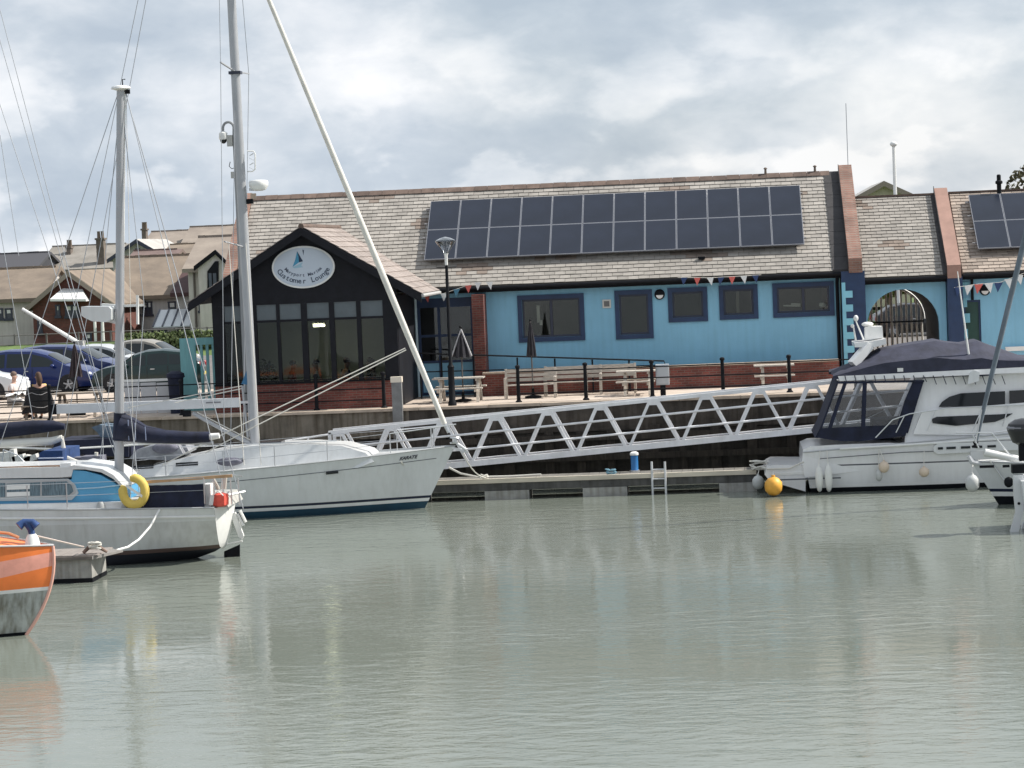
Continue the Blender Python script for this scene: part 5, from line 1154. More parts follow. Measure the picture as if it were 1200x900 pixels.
# --- white yacht with blue cabin side in the foreground, stern to the right
Yf = 61.0
Fb = thing('sailing_yacht', 'older white yacht with sky blue cabin side and white raked transom facing right', 'sailing yacht', (P(60, 620, Yf).x, Yf, 0))
Ys = Yf-1.2
stt = XZ(263, 590, Yf); stw = XZ(232, 660, Yf); sctr = XZ(261, 643, Yf); bx_ = P(-190, 600, Yf).x
def zatsh(u, v): return P(u, v, Ys).z
LOWP = M('gelcoat_aged', (.60, .61, .60), .4, .1, 1.2, streak=.2)
pt2, sh2, hb2 = hull(Fb, (bx_-1.2, 1.65), (bx_, 0), (stt[0], zatsh(240, 597)+.02), (stw[0], .0), Yf, 1.38, [('sheer_strake', WHITE, None, lambda s: 1.0+.12*s), ('topsides', LOWP, lambda s: 1.0+.12*s, .36), ('boot_stripe', M('brown_stripe', (.10, .065, .055), .6), .36, .26), ('antifouling', M('black_antifouling', (.015, .018, .028), .7), .26, -.45)], aft=.90, sheer_mid=-.03, flare=.80, counter=(sctr[1], sctr[0]))
part('rubbing_strake', MB().tube([pt2(i/20, sh2(i/20)-.2, -1) for i in range(21)], .035, 6), PAINTW, Fb)
def cab2(pts, name, mat, a=.0, b_=.0): 
    q = [XZ(u, v, Yf-.95) for u, v in pts]; return part(name, MB().slab(q, Yf-.95-a, Yf+.95+a), mat, Fb)
SKYB = M('sky_blue_paint', (.10, .36, .60), .5, .08, 2)
part('bulwark', MB().slab([XZ(u, v, Yf-1.1) for u, v in ((-150, 594), (166, 587.5), (168, 597), (-150, 606))], Yf-1.12, Yf-1.0), WHITE, Fb)
cab2([(-150, 562), (-150, 592), (143, 590), (143, 573), (131, 564), (118, 557), (100, 552), (85, 551), (84, 562)], 'cabin_side', SKYB)
cab2([(-150, 556), (-150, 563), (72, 559.5), (84, 558), (86, 550), (100, 550), (119, 553.5), (133, 561), (144, 572), (144, 568), (133, 556.5), (120, 549.5), (86, 545), (80, 547), (-150, 552)], 'coachroof', WHITE, .03)
part('side_panel', MB().slab([XZ(u, v, Yf-.97) for u, v in ((-150, 566), (-150, 589), (84, 586), (92, 578), (88, 568), (80, 561), (-80, 563))], Yf-.975, Yf-.951), M('cabin_grey', (.50, .55, .57), .5), Fb)
wf = part('cabin_window', MB().slab([XZ(u, v, Yf-.99) for u, v in ((-120, 564), (-120, 585), (82, 582), (89, 577), (86, 568), (79, 562))], Yf-.99, Yf-.976), M('window_trim', (.45, .47, .48), .4, metal=.3), Fb)
WG = M('window_blue_glass', (.15, .22, .26), .15, .5, 5, stretch=(6, 6, .6))
for pl in (((49, 565), (49, 581), (81, 580), (86, 576), (84, 569), (78, 564)), ((8, 567), (8, 582), (47, 581), (47, 565)), ((-60, 568), (-60, 584), (6, 582.5), (6, 566))): part('pane', MB().slab([XZ(u, v, Yf-1.0) for u, v in pl], Yf-1.0, Yf-.9905), WG, wf)
for (u, v) in ((23, 565), (50, 562), (-10, 567)): pass
for pl in (((8, 568), (35, 567), (35, 573), (8, 574)), ((8, 577), (35, 576), (35, 581), (8, 582))): part('curtain', MB().slab([XZ(u, v, Yf-1.006) for u, v in pl], Yf-1.006, Yf-1.0005), PAINTW, wf)
part('blue_stripe', MB().tube([P(88, 573, Yf-.96), P(115, 571.5, Yf-.96), P(141, 568.5, Yf-.96)], .018, 6), M('pale_blue_line', (.4, .6, .72), .5), Fb)
part('companion_post', MB().cb(P(81, 550, Yf-.6), .24, .6, .34), WHITE, Fb); part('speaker_hole', MB().cb(P(77, 551, Yf-.91), .1, .02, .1), BLACK, Fb)
part('grab_rail', MB().tube([P(-40, 549, Yf-.8), P(70, 546, Yf-.8)], .02, 6), M('teak', (.28, .15, .07), .6, .3, 5), Fb)
for u, v in ((118, 593), (147, 594)): part('fairlead', MB().lathe(P(u, v, Yf-1.15), [(.10, -.08), (.1, .02), (.06, .1)], 10), M('fairlead_grey', (.35, .36, .36), .4), Fb)
stanchions(Fb, [P(u, 597-.04*(u-80)-.2, Yf-1.28) for u in (-60, 33, 79, 168, 240)], .62)
m1b, m1t = P(139.5, 572, Yf), P(141.5, 103, Yf)
part('mast', MB().tube([m1b, m1b.lerp(m1t, .12), m1t], [.115, .115, .10], 14), ALU, Fb)
part('mast_track', MB().tube([m1b+Vector((.11, 0, .9)), m1t+Vector((.1, 0, -.1))], .022, 6), PAINTW, Fb)
mh = m1t; part('masthead_plate', MB().lathe((mh.x, Yf, mh.z-.02), [(.05, -.06), (.24, .0), (.22, .05), (.06, .08)], 16), PAINTW, Fb); part('wind_vane', MB().tube([mh+Vector((.05, 0, .05)), mh+Vector((.05, 0, .2)), mh+Vector((.12, 0, .2))], .015, 5), BLACK, Fb)
part('masthead_sheave', MB().cb(mh+Vector((.16, 0, -.1)), .12, .05, .1), BLACK, Fb)
part('mast_boot', MB().tube([P(140, 516, Yf), P(140.5, 484, Yf)], [.17, .15], 12), NAVY, Fb)
sc_ = MB(); A, Bq = P(143, 494, Yf), P(247, 512, Yf)
sc_.tube([P(141, 500, Yf), P(155, 504, Yf), P(170, 509, Yf), P(195, 512, Yf), P(225, 513, Yf), P(246, 512, Yf)], [.34, .30, .22, .17, .15, .13], 12); part('sail_cover', sc_, NAVY, Fb)
part('boom', MB().tube([P(142, 517.5, Yf), P(250, 519, Yf)], .05, 8), ALU, Fb); part('boom_end', MB().tube([P(246, 512, Yf), P(257, 510.5, Yf)], [.09, .07], 10), PAINTW, Fb)
for k, u in enumerate((150, 158, 170)): part('cover_tie', MB().tube([P(u, 492+k*4, Yf-.28), P(u+1, 516, Yf-.25)], .012, 5), M('tie_blue', (.2, .24, .36), .8), Fb)
# horizontal spreader, radar dome and dropping light on the left mast
part('spreader', MB().bar(P(141, 358.5, Yf), P(169, 357.5, Yf), .05, .06), PAINTW, Fb); part('spreader', MB().bar(P(141, 358.5, Yf), P(120, 357, Yf+.9), .05, .06), PAINTW, Fb)
part('flag_halyard_float', MB().tube([P(161, 346, Yf-.1), P(161.5, 380, Yf-.1)], .035, 6), PAINTW, Fb)
rdm = part('radome', MB().slab([XZ(u, v, Yf) for u, v in ((99, 359), (131, 359), (134, 362), (134, 374), (128, 377), (112, 376), (103, 372), (99, 369))], Yf-.33, Yf+.33), WHITE, Fb); part('radome_base', MB().bar(P(116, 373, Yf), P(138, 378, Yf), .12, .08), GALV, rdm)
for a, b_, r_ in (((147, 108), (285, 596), .012), ((148, 110), (268, 598), .011)): stay(Fb, P(*a, Yf), P(*b_, Yf+(.3 if r_ > .0115 else -.5)), r_, 'backstay')
stay(Fb, P(140, 104, Yf), P(-60, 700, Yf), .010, 'forestay')
for sg in (-1, 1):
    stay(Fb, P(141.5, 110, Yf), P(169 if sg < 0 else 118, 358, Yf+sg*.1), .009, 'shroud'); stay(Fb, P(169 if sg < 0 else 118, 358, Yf+sg*.1), P(152 if sg < 0 else 122, 594, Yf+sg*1.2), .009, 'shroud')
    stay(Fb, P(140, 362, Yf), P(165 if sg < 0 else 110, 594, Yf+sg*1.2), .009, 'lower_shroud')
stay(Fb, P(148, 116, Yf), P(156, 515, Yf), .007, 'halyard', ROPE)
# cockpit: dodger, rail, pushpit, bag
part('weather_cloth', MB().grid([[P(165+(75)*i/12, v+(-.02*75*i/12), Yf-1.22)+Vector((0, .035*math.sin(i*2.3+v*.3), 0)) for v in (569, 576, 584, 591, 597)] for i in range(13)]).grid([[P(165+(75)*i/12, v+(-.02*75*i/12), Yf-1.19)+Vector((0, .035*math.sin(i*2.3+v*.3), 0)) for v in (597, 591, 584, 576, 569)] for i in range(13)]), NAVY, Fb)
part('teak_rail', MB().bar(P(170, 565, Yf-1.2), P(272, 557.5, Yf-1.2), .05, .07), M('teak_pale', (.50, .31, .17), .6, .2, 5), Fb)
part('coaming', MB().slab([XZ(150, 597, Yf-.9), XZ(150, 585, Yf-.9), XZ(262, 582, Yf-.9), XZ(268, 594, Yf-.9)], Yf-.95, Yf+.95), M('coaming_paint', (.42, .41, .38), .6), Fb)
for u in (241, 252, 262, 272, 281): part('pushpit_post', MB().tube([P(u, 592, Yf-1.0), P(u-2, 560, Yf-1.0)], .018, 6), STEEL, Fb)
part('pushpit_rail', MB().tube([P(238, 560, Yf-1.05), P(272, 557, Yf-1.05), P(283, 558, Yf-.5), P(284, 558, Yf+.5), P(268, 556, Yf+1.0)], .02, 6), STEEL, Fb)
part('white_locker', MB().cb(P(245, 580, Yf-.8), .16, .4, .55), PAINTW, Fb)
part('stern_gear', MB().tube([P(246, 572, Yf-.6), P(250, 561, Yf-.6), P(256, 573, Yf-.5)], .05, 8).tube([P(262, 573, Yf-.6), P(263, 559, Yf-.6)], .07, 8), M('rope_grey', (.45, .42, .38), .8), Fb, stuff=True)
part('tiller_arm', MB().tube([P(268, 580, Yf-.3), P(287, 576, Yf)], .03, 6), STEEL, Fb)
rb = P(258, 585, Yf-1.0); bag = thing('red_bag', 'faded red and white bag lying on the stern of the foreground yacht', 'bag', (rb.x, Yf-1.0, rb.z-.15))
part('sack', MB().lathe((rb.x, Yf-1.0, rb.z), [(.12, -.17), (.2, -.13), (.21, .02), (.2, .12), (.1, .15)], 7), M('red_fabric', (.72, .10, .07), .8, .25, 5), bag, ang=20); part('white_flap', MB().cb((rb.x-.18, Yf-1.1, rb.z), .1, .1, .24, ry=.2), PAINTW, bag); part('strap', MB().tube([(rb.x-.15, Yf-1.2, rb.z+.1), (rb.x, Yf-1.2, rb.z+.22), (rb.x+.12, Yf-1.2, rb.z+.1)], .015, 6), PAINTW, bag)
# self-steering gear at the transom
part('steering_blade', MB().slab([XZ(270, 602, Yf), XZ(276, 600, Yf), XZ(286, 628, Yf), XZ(284, 632, Yf), XZ(280, 629, Yf)], Yf-.05, Yf+.05), PAINTW, Fb)
part('steering_frame', MB().tube([P(281, 598, Yf), P(288, 612, Yf)], .04, 6).tube([P(278, 602, Yf), P(285, 616, Yf)], .04, 6), PAINTW, Fb, stuff=True)
part('rudder', MB().slab([XZ(263, 646, Yf), XZ(281, 638, Yf), XZ(281, 700, Yf), XZ(262, 700, Yf)], Yf-.04, Yf+.04), BLACK, Fb)
part('rudder_stay', MB().tube([P(266, 638, Yf), P(284, 634, Yf)], .025, 6), PAINTW, Fb)
# horseshoe buoy
hc = P(157, 576, Yf-1.28); hs_ = thing('horseshoe_buoy', 'yellow horseshoe lifebuoy hanging on the rail beside the white mast', 'lifebuoy', tuple(hc))
hpz = [(hc.x+.27*math.cos(a), hc.y, hc.z+.32*math.sin(a)) for a in [math.radians(105-k*312/16+0) for k in range(17)]]
part('foam_body', MB().tube(hpz, [.07]+[.11]*15+[.07], 10), M('lifebuoy_yellow', (.70, .52, .12), .7, .12, 4), hs_)
part('white_strap', MB().bar((hc.x-.16, hc.y-.09, hc.z+.16), (hc.x+.22, hc.y-.09, hc.z-.12), .02, .06), PAINTW, hs_)
ml = [P(187, 597, Yf-1.3), P(176, 617, Yf-1.5), P(163, 632, Yf-1.9), P(150, 641, Yf-2.3), P(132, 646, Yf-2.7), P(117, 647, Yf-3.2)]
single('mooring_rope', MB().tube(ml, .028, 6), PAINTW, 'white mooring rope drooping from the foreground yacht to the finger pontoon', 'rope', tuple(ml[2]))

# --- navy yacht between them, mostly hidden
Yb = 66.0
Nb = thing('sailing_yacht', 'mostly hidden navy yacht with navy sail cover on a white boom at left edge', 'sailing yacht', (P(20, 560, Yb).x, Yb, 0))
NH = M('navy_hull_paint', (.012, .018, .045), .25)
hull(Nb, (P(-260, 560, Yb).x-1, 1.5), (P(-260, 560, Yb).x, 0), (P(150, 560, Yb).x, 1.15), (P(140, 560, Yb).x, 0), Yb, 1.45, [('topsides', NH, None, .1), ('antifouling', BOOT, .1, -.45)], aft=.7)
cb3 = lambda pts, name, mat, y0=-.9, y1=.9: part(name, MB().slab([XZ(u, v, Yb+y0) for u, v in pts], Yb+y0, Yb+y1), mat, Nb)
cb3([(-120, 586), (-120, 552), (70, 549), (95, 560), (100, 584)], 'coachroof', WHITE)
cb3([(44, 549), (46, 531), (50, 528.5), (73, 528), (74, 548)], 'blue_sprayhood', M('royal_blue_canvas', (.02, .055, .17), .85, .3, 3, bump=.5))
part('hood_stripe', MB().tube([P(45, 537, Yb-.92), P(74, 536.5, Yb-.92)], .02, 5), M('pale_lilac', (.45, .5, .65), .7), Nb)
part('sail_cover', MB().tube([P(-60, 507, Yb), P(0, 504.5, Yb), P(40, 500.5, Yb), P(62, 499, Yb), P(76, 500, Yb)], [.22, .21, .19, .15, .08], 10), NAVY, Nb)
part('boom', MB().tube([P(-60, 523, Yb), P(60, 517, Yb), P(73, 513, Yb)], [.12, .11, .08], 10), M('boom_cream', (.68, .67, .62), .5), Nb)
part('boom_tackle', MB().tube([P(73, 511, Yb), P(74, 523, Yb), P(76, 535, Yb), P(75, 545, Yb)], [.03, .06, .07, .04], 8), ROPE, Nb)
rgx = random.Random(9)
for k, (u, v, w, h) in enumerate(((6, 541, .35, .5), (17, 540, .12, .62), (24, 542, .3, .4), (33, 540, .16, .3), (37, 537, .35, .15))): part('deck_gear', MB().cb(P(u, v, Yb-.6), w, .3, h, ry=rgx.uniform(-.3, .3)), M('gear_white', (.6, .6, .57), .7, .2, 5), Nb)
part('guard_frame', MB().tube([P(2, 548, Yb-1.1), P(4, 527, Yb-1.1), P(20, 533, Yb-1.1), P(36, 549, Yb-1.1)], .02, 6), STEEL, Nb)
part('deck_bundle', MB().cb(P(110, 540, Yb-.2), .55, .5, .28).cb(P(97, 540, Yb), .4, .5, .22), M('mauve_grey_canvas'), Nb, stuff=True)
part('white_rope_bundle', MB().tube([P(76, 536, Yb-.4), P(90, 541, Yb-.4), P(112, 544, Yb-.4)], [.07, .05, .03], 8).tube([P(112, 543, Yb-.4), P(113, 530, Yb-.4)], .05, 8), ROPE, Nb, stuff=True)
for a, b_ in (((-6, -12), (113, 285)), ((6, -10), (122, 285)), ((-20, 30), (78, 225)),):
    A, Bq = P(*a, Yb), P(*b_, Yb); d = (Bq-A); e_ = A+d*((A.z-1.2)/(A.z-Bq.z)); e_ = Vector((min(e_.x, P(148, 560, Yb).x), Yb, 1.2)); stay(Nb, A+d*-.3, e_, .010, 'backstay')
for a, b_ in (((0, 158), (22, 300)), ((-8, 220), (40, 500))): stay(Nb, P(*a, Yb+.9), P(*b_, Yb+.9), .009, 'shroud')

# --- orange boat
Yo = 48.9
Or = thing('orange_workboat', 'orange and faded pink boat bow with dirty white bottom at the left edge', 'boat', (P(-60, 700, Yo).x, Yo, 0))
ob, ow_ = XZ(62, 640, Yo), XZ(31, 753, Yo)
ORG = M('orange_gelcoat', (.88, .22, .05), .45, .12, 1.5); PNK = M('faded_orange', (.80, .36, .28), .7, .15, 3); DIRT = M('dirty_bottom', (.42, .44, .42), .7, .3, 2, streak=.9)
zz = lambda u, v: P(u, v, Yo-.6).z
hl = ob[1]
pt4, sh4, hb4 = hull(Or, ob, (ow_[0], 0), (P(-360, 640, Yo).x, hl+.6), (P(-350, 700, Yo).x, 0), Yo, 1.45,
    [('upper_topsides', ORG, None, lambda s: hl-.33+.22*max(0, s-.72)/.28), ('faded_band', PNK, lambda s: hl-.33+.22*max(0, s-.72)/.28, lambda s: hl-.72+.34*max(0, s-.72)/.28), ('lower_topsides', ORG, lambda s: hl-.72+.34*max(0, s-.72)/.28, .94), ('white_line', PAINTW, .94, .87), ('bottom', DIRT, .87, .06), ('waterline_growth', BLACK, .06, -.45)], aft=.9, deckmat=ORG, sheer_mid=.0, flare=.78, bowcurve=.2, camber=.22)
part('stem_band', MB().tube([pt4(1, hl*(1-k/10)+.0*k, -1) for k in range(11)], .035, 6), M('stem_pink', (.75, .42, .34), .5), Or)
part('grab_rail', MB().tube([P(-20, 622, Yo-.3), P(10, 625, Yo-.3), P(22, 630, Yo-.3)], .03, 6), M('rail_orange', (.6, .25, .12), .5), Or)
part('cabin_shell', MB().slab([XZ(-260, 640, Yo-.3), XZ(-250, 600, Yo-.3), XZ(-160, 606, Yo-.3), XZ(-120, 626, Yo-.3), XZ(-100, 640, Yo-.3)], Yo-.9, Yo+.9), ORG, Or)
part('bollard_base', MB().lathe(P(38, 637, Yo-.1)-Vector((0, 0, .05)), [(.16, 0), (.13, .15), (.08, .24)], 12), PAINTW, Or)
part('blue_roller', MB().tube([P(39, 632, Yo-.1), P(36, 620, Yo-.1), P(31, 612, Yo-.1)], [.06, .07, .08], 8).tube([P(22, 617, Yo-.15), P(28, 612, Yo-.1), P(38, 612, Yo-.1), P(43, 617, Yo-.1)], [.09, .07, .07, .09], 10), M('blue_rubber', (.02, .06, .19), .6, .3, 5), Or, stuff=True)
stay(Or, P(42, 628, Yo-.1), P(98, 641, 57.2), .02, 'mooring_line', M('pinkish_rope', (.5, .42, .38), .9))
# finger pontoon
FP_ = thing('finger_pontoon', 'concrete float finger pontoon ending beside the orange bow', 'pontoon', (P(60, 660, 57).x, 57.5, 0))
fx0, fx1 = P(-60, 670, 56.8).x, P(107, 670, 56.8).x; fz = P(85, 651, 56.8).z
part('float', MB().box(fx0, fx1, 56.85, 58.2, -.3, fz-.1), FLT, FP_)
part('tar_line', MB().box(fx0-.01, fx1+.01, 56.84, 58.21, -.05, .10), BLACK, FP_)
part('deck_frame', MB().box(fx0-.2, fx1+.05, 56.75, 58.3, fz-.098, fz-.03), M('frame_brown', (.16, .14, .125), .7, .3, 3), FP_)
x = fx0
while x < fx1: part('deck_board', MB().box(x, x+.28, 56.8, 58.25, fz-.029, fz), M('finger_deck', (.28, .25, .23), .9, .25, 3), FP_); x += .29
tz4 = [P(107, 652, 56.8), P(143, 642, 57.9)]
part('end_plate', MB().add([(fx1+.05, 56.76, fz-.02), (P(143, 645, 57.6).x, 57.7, fz-.02), (fx1+.05, 58.3, fz-.02), (fx1+.05, 56.76, fz-.1), (P(143, 645, 57.6).x, 57.7, fz-.06), (fx1+.05, 58.3, fz-.1)], [(0, 1, 2), (5, 4, 3), (0, 3, 4, 1), (1, 4, 5, 2), (2, 5, 3, 0)]), M('plate_grey', (.26, .245, .23), .7, .2, 3), FP_)
q = P(110, 641, 57.1); part('cleat', MB().tube([(q.x-.25, 57.1, fz+.02), (q.x-.12, 57.1, fz+.14), (q.x+.12, 57.1, fz+.14), (q.x+.3, 57.1, fz+.02)], [.04, .05, .05, .03], 8), M('rust_brown', (.22, .15, .12), .8, .3, 5), FP_)
heap('pale rope looped round the cleat on the finger pontoon beside the orange bow', 111, 639, 57.0, .7)

# --- motor cruiser
Ym = 73.3; Yh = 71.9
Mb = thing('motor_cruiser', 'white flybridge motor cruiser under a navy cover moored stern-to at the pontoon end', 'motor cruiser', (P(1050, 540, Ym).x, Ym, 0))
MH = M('cruiser_gelcoat', (.80, .80, .80), .25, .05, 1, coat=.3, streak=.08)
s_t = XZ(940, 541, Yh); dzk = P(1000, 527, Yh).z
bxm = P(1345, 500, Ym)
hull_pts = hull(Mb, (bxm.x+.9, P(1180, 512, Yh).z+.35), (bxm.x-.9, 0), (P(942, 560, Yh).x, P(985, 527, Yh).z-.05), (P(950, 570, Yh).x, 0), Ym, 1.62, [('topsides', MH, None, .78), ('grey_line', M('line_grey', (.09, .095, .11), .4), .78, .74), ('lower_topsides', MH, .74, .22), ('chine_strip', PAINTW, .22, .13), ('antifouling', BLACK, .13, -.45)], aft=.93, sheer_mid=-.0, flare=.90)
ptm, shm, hbm = hull_pts
def mside(pts, name, mat, hw=1.5, inn=.0, z0_=None, z1_=None, sub=None, thick=None):
    q = [XZ(u, v, Ym-hw) for u, v in pts]; za, zb = min(p[1] for p in q), max(p[1] for p in q)
    w = lambda z: hw-(z-za)/max(.01, zb-za)*inn
    if thick: return part(name, MB().slab(q, lambda x, z: Ym-w(z), lambda x, z: Ym-w(z)+thick), mat, sub or Mb)
    return part(name, MB().slab(q, lambda x, z: Ym-w(z), lambda x, z: Ym+w(z)), mat, sub or Mb)
mside([(940, 541), (943, 560), (1062, 545), (1062, 520), (1040, 519), (985, 521), (950, 523), (941, 527)], 'stern_quarter', MH, 1.50)
pl_ = mside([(896, 556), (899, 548), (905, 545), (944, 545), (944, 576), (930, 572), (902, 564)], 'bathing_platform', MH, 1.42)
part('platform_edge', MB().box(P(903, 559, Yh).x, P(943, 559, Yh).x, Ym-1.44, Ym+1.44, P(920, 556.5, Yh).z, P(920, 553.5, Yh).z), PAINTW, pl_)
part('platform_line', MB().box(P(912, 562, Yh).x, P(985, 562, Yh).x, Yh-.24, Yh-.19, P(950, 561, Yh).z, P(950, 559.5, Yh).z), M('line_grey'), Mb)
part('sheer_moulding', MB().tube([P(984, 526, Yh-.22), P(1060, 521.5, Yh-.25), P(1130, 517, Yh-.25), P(1210, 512, Yh-.2)], .035, 8), PAINTW, Mb)
part('cove_line', MB().tube([P(961, 537.5, Yh-.24), P(1060, 530, Yh-.26), P(1120, 528, Yh-.26), P(1210, 524, Yh-.24)], .014, 6), M('line_grey'), Mb)
pw_ = part('porthole_surround', MB().slab([XZ(u, v, Yh-.28) for u, v in ((1094, 523), (1099, 520), (1196, 516), (1205, 521), (1196, 527), (1099, 532), (1094, 529))], Yh-.29, Yh-.2), M('port_white', (.68, .69, .69), .3), Mb)
for a in ((1098, 1106), (1108, 1121), (1125, 1138), (1142, 1152), (1156, 1168)): part('porthole', MB().tube([P(a[0]+1, 525.5-.04*(a[0]-1100), Yh-.295), P(a[1]-1, 525.5-.04*(a[1]-1100), Yh-.295)], .035, 8), DARKGLASS, pw_)
# cabin
mside([(1061, 509), (1068, 492), (1080, 452), (1082, 444), (1330, 430), (1335, 447), (1420, 500), (1060, 522)], 'deckhouse', MH, 1.42, .22)
mside([(1100, 477), (1104, 471), (1113, 465), (1126, 461), (1178, 458.5), (1178, 474.5)], 'saloon_window', DARKGLASS, 1.43, .06, thick=.03)
mside([(1183, 458), (1300, 452), (1305, 470), (1183, 474.5)], 'saloon_window', DARKGLASS, 1.43, .06, thick=.03)
mside([(1070, 509), (1080, 484), (1088, 481), (1225, 470), (1290, 500), (1290, 512)], 'side_deck_coaming', MH, 1.50, .04)
mside([(1093, 496), (1092, 491), (1098, 488.5), (1172, 485.5), (1187, 484.5), (1180, 489), (1166, 494.5), (1120, 499)], 'lower_window', DARKGLASS, 1.52, .02, thick=.04)
mside([(982, 441), (984, 446.5), (1330, 431), (1330, 424)], 'flybridge_deck', MH, 1.5, .02)
CANV = M('navy_cover', (.038, .041, .068), .85, .3, 3, bump=.5, bscale=6)
m = MB(); prof = [(976, 445, 437), (990, 443.5, 431), (1005, 443, 424), (1020, 442.5, 416), (1036, 442, 409), (1060, 441.5, 404), (1080, 441, 401), (1100, 441, 397.5), (1115, 441, 400.5), (1132, 441, 402), (1150, 441, 398), (1162, 440, 403), (1180, 436, 409), (1202, 428, 417), (1225, 426, 421)]
rows = []
for u, vb, vt_ in prof:
    a, b_ = P(u, vb, Ym-1.45), P(u, vt_, Ym-.5); mid = P(u, lerp(vb, vt_, .50), Ym-1.42); w = lambda p: (2*Ym-p.y)
    L3 = [a, P(u, lerp(vb, vt_, .2), Ym-1.43+.03*math.sin(u)), mid, mid+Vector((0, .09, .05)), Vector((a.x, Ym-.75, b_.z-.03+.02*math.sin(u*.7))), Vector((a.x, Ym-.3, b_.z))]
    rows.append(L3+[Vector((p.x, 2*Ym-p.y, p.z)) for p in L3[::-1]])
m.grid(rows); part('flybridge_cover', m, CANV, Mb, ang=25)
part('cover_badge', MB().cb(P(1055, 433.5, Ym-1.47), .16, .02, .1), PAINTW, Mb)
for k in range(17): u = 990+k*11.5; a = P(u, 440, Ym-1.52); part('cover_strap', MB().bar(a, P(u+(2 if k < 8 else 4), 447.5+(k > 8)*3, Ym-1.54), .02, .02), NAVY, Mb)
# cockpit enclosure
PL = glassmat('clear_vinyl', (.80, .84, .88), 1.2, .92)
mside([(957, 513), (962, 502), (1066, 497), (1061, 511), (1010, 517), (985, 517)], 'canvas_skirt', NAVY, 1.50, 0, thick=.03)
mside([(963, 502), (983, 448), (1079, 446), (1066, 497)], 'clear_panel', PL, 1.47, .04, thick=.008)
for a, b_, w in (((972, 503), (991, 447), .10), ((1011, 513), (1013.5, 447), .12), ((962, 503), (982, 448), .04)): part('enclosure_pole', MB().bar(P(*a, Ym-1.49), P(*b_, Ym-1.46), w, .03, up=(0, 1, 0)), NAVY, Mb)
mside([(1064, 508), (1050, 503), (1060, 470), (1070, 447), (1083, 446), (1077, 465)], 'canvas_side', NAVY, 1.48, .03, thick=.03)
part('top_hem', MB().bar(P(981, 448.5, Ym-1.48), P(1083, 446.5, Ym-1.48), .05, .06), NAVY, Mb)
mside([(957, 513), (963, 502), (983, 448), (981, 448), (961, 502), (955, 513)], 'rear_hem', NAVY, 1.47, .04)
part('cockpit_floor', MB().box(P(960, 513, Yh).x, P(1070, 513, Yh).x, Ym-1.4, Ym+1.4, P(1000, 524, Yh).z-.1, P(1000, 522, Yh).z-.05), M('cockpit_grey', (.35, .35, .36), .6), Mb)
part('cockpit_seat', MB().cb(P(1040, 500, Ym), .9, 1.2, .5), NAVY, Mb); part('far_skirt', MB().box(P(960, 500, 74.8).x, P(1068, 500, 74.8).x, Ym+1.43, Ym+1.46, P(1000, 517, 74.8).z, P(1000, 500, 74.8).z), NAVY, Mb)
# radar arch
part('radar_arch', MB().bar(P(999, 427, Ym-.9), P(1018, 405, Ym-.7), .3, .22).bar(P(999, 427, Ym+.9), P(1018, 405, Ym+.7), .3, .22), MH, Mb, stuff=True)
part('arch_platform', MB().slab([XZ(1001, 402, Ym-.8), XZ(1002, 407, Ym-.8), XZ(1025, 407, Ym-.8), XZ(1039, 403, Ym-.8), XZ(1038, 397, Ym-.8), XZ(1022, 400, Ym-.8)], Ym-.8, Ym+.8), MH, Mb)
part('radar_scanner', MB().slab([XZ(1014, 399, Ym-.3), XZ(1014, 385, Ym-.3), XZ(1018, 382.5, Ym-.3), XZ(1034, 382.5, Ym-.3), XZ(1035, 396, Ym-.3)], Ym-.28, Ym+.28), PAINTW, Mb)
part('arch_dome', MB().ball(P(1016.5, 380, Ym), .17, .17, .07), PAINTW, Mb)
for a, b_ in (((1012, 398), (1002, 374)), ((1003, 400), (1000, 382))): part('aerial', MB().tube([P(*a, Ym-.4), P(*b_, Ym-.4)], [.03, .02], 6), PAINTW, Mb)
part('aerial_head', MB().ball(P(1003, 373, Ym-.4), .07, .07, .09), PAINTW, Mb); part('aerial_head', MB().ball(P(999, 382, Ym-.4), .055), PAINTW, Mb)
part('whip_aerial', MB().tube([P(1138, 435, Ym-1.2), P(1132, 392, Ym-1.2), P(1122, 318, Ym-1.2)], [.032, .026, .012], 6), PAINTW, Mb); part('aerial_mount', MB().slab([XZ(1133, 450, Ym-1.3), XZ(1135, 437, Ym-1.3), XZ(1140, 433, Ym-1.3), XZ(1147, 436, Ym-1.3), XZ(1146, 446, Ym-1.3)], Ym-1.55, Ym-1.3), WHITE, Mb)
# rails
rl = [P(1026, 513, Yh-.2), P(1046, 492, Yh-.2), P(1066, 485, Yh-.2), P(1110, 478.5, Yh-.2), P(1160, 476, Yh-.15), P(1215, 474, Yh-.1)]
part('side_rail', MB().tube(rl, .018, 6), STEEL, Mb)
for a, b_ in (((1086, 505), (1096, 481)), ((1138, 508), (1152, 477)), ((1175, 500), (1182, 475)), ((1050, 507), (1060, 487))): part('rail_post', MB().tube([P(*a, Yh-.2), P(*b_, Yh-.2)], .016, 6), STEEL, Mb)
stay(Mb, P(985, 505, Yh), P(1042, 478, Yh), .01, 'lanyard', ROPE)
part('stern_line', MB().tube([P(942, 541, Yh-.1), P(925, 549, Yh-.1), P(900, 549.5, Yh-.1), P(891, 547, 72.9)], .025, 6), ROPE, Mb)
WF = M('fender_white', (.74, .74, .70), .5, .06, 3); BF = M('buff_fender', (.66, .54, .42), .6, .1, 3)
fender('long white sausage fender, left one of the pair by the cruiser stern', 960, 561, Yh-.45, 9, 31, WF, (961, 528, Yh-.25)); fender('long white sausage fender, right one of the pair by the cruiser stern', 971, 560, Yh-.45, 9, 33, WF, (969, 528, Yh-.25))
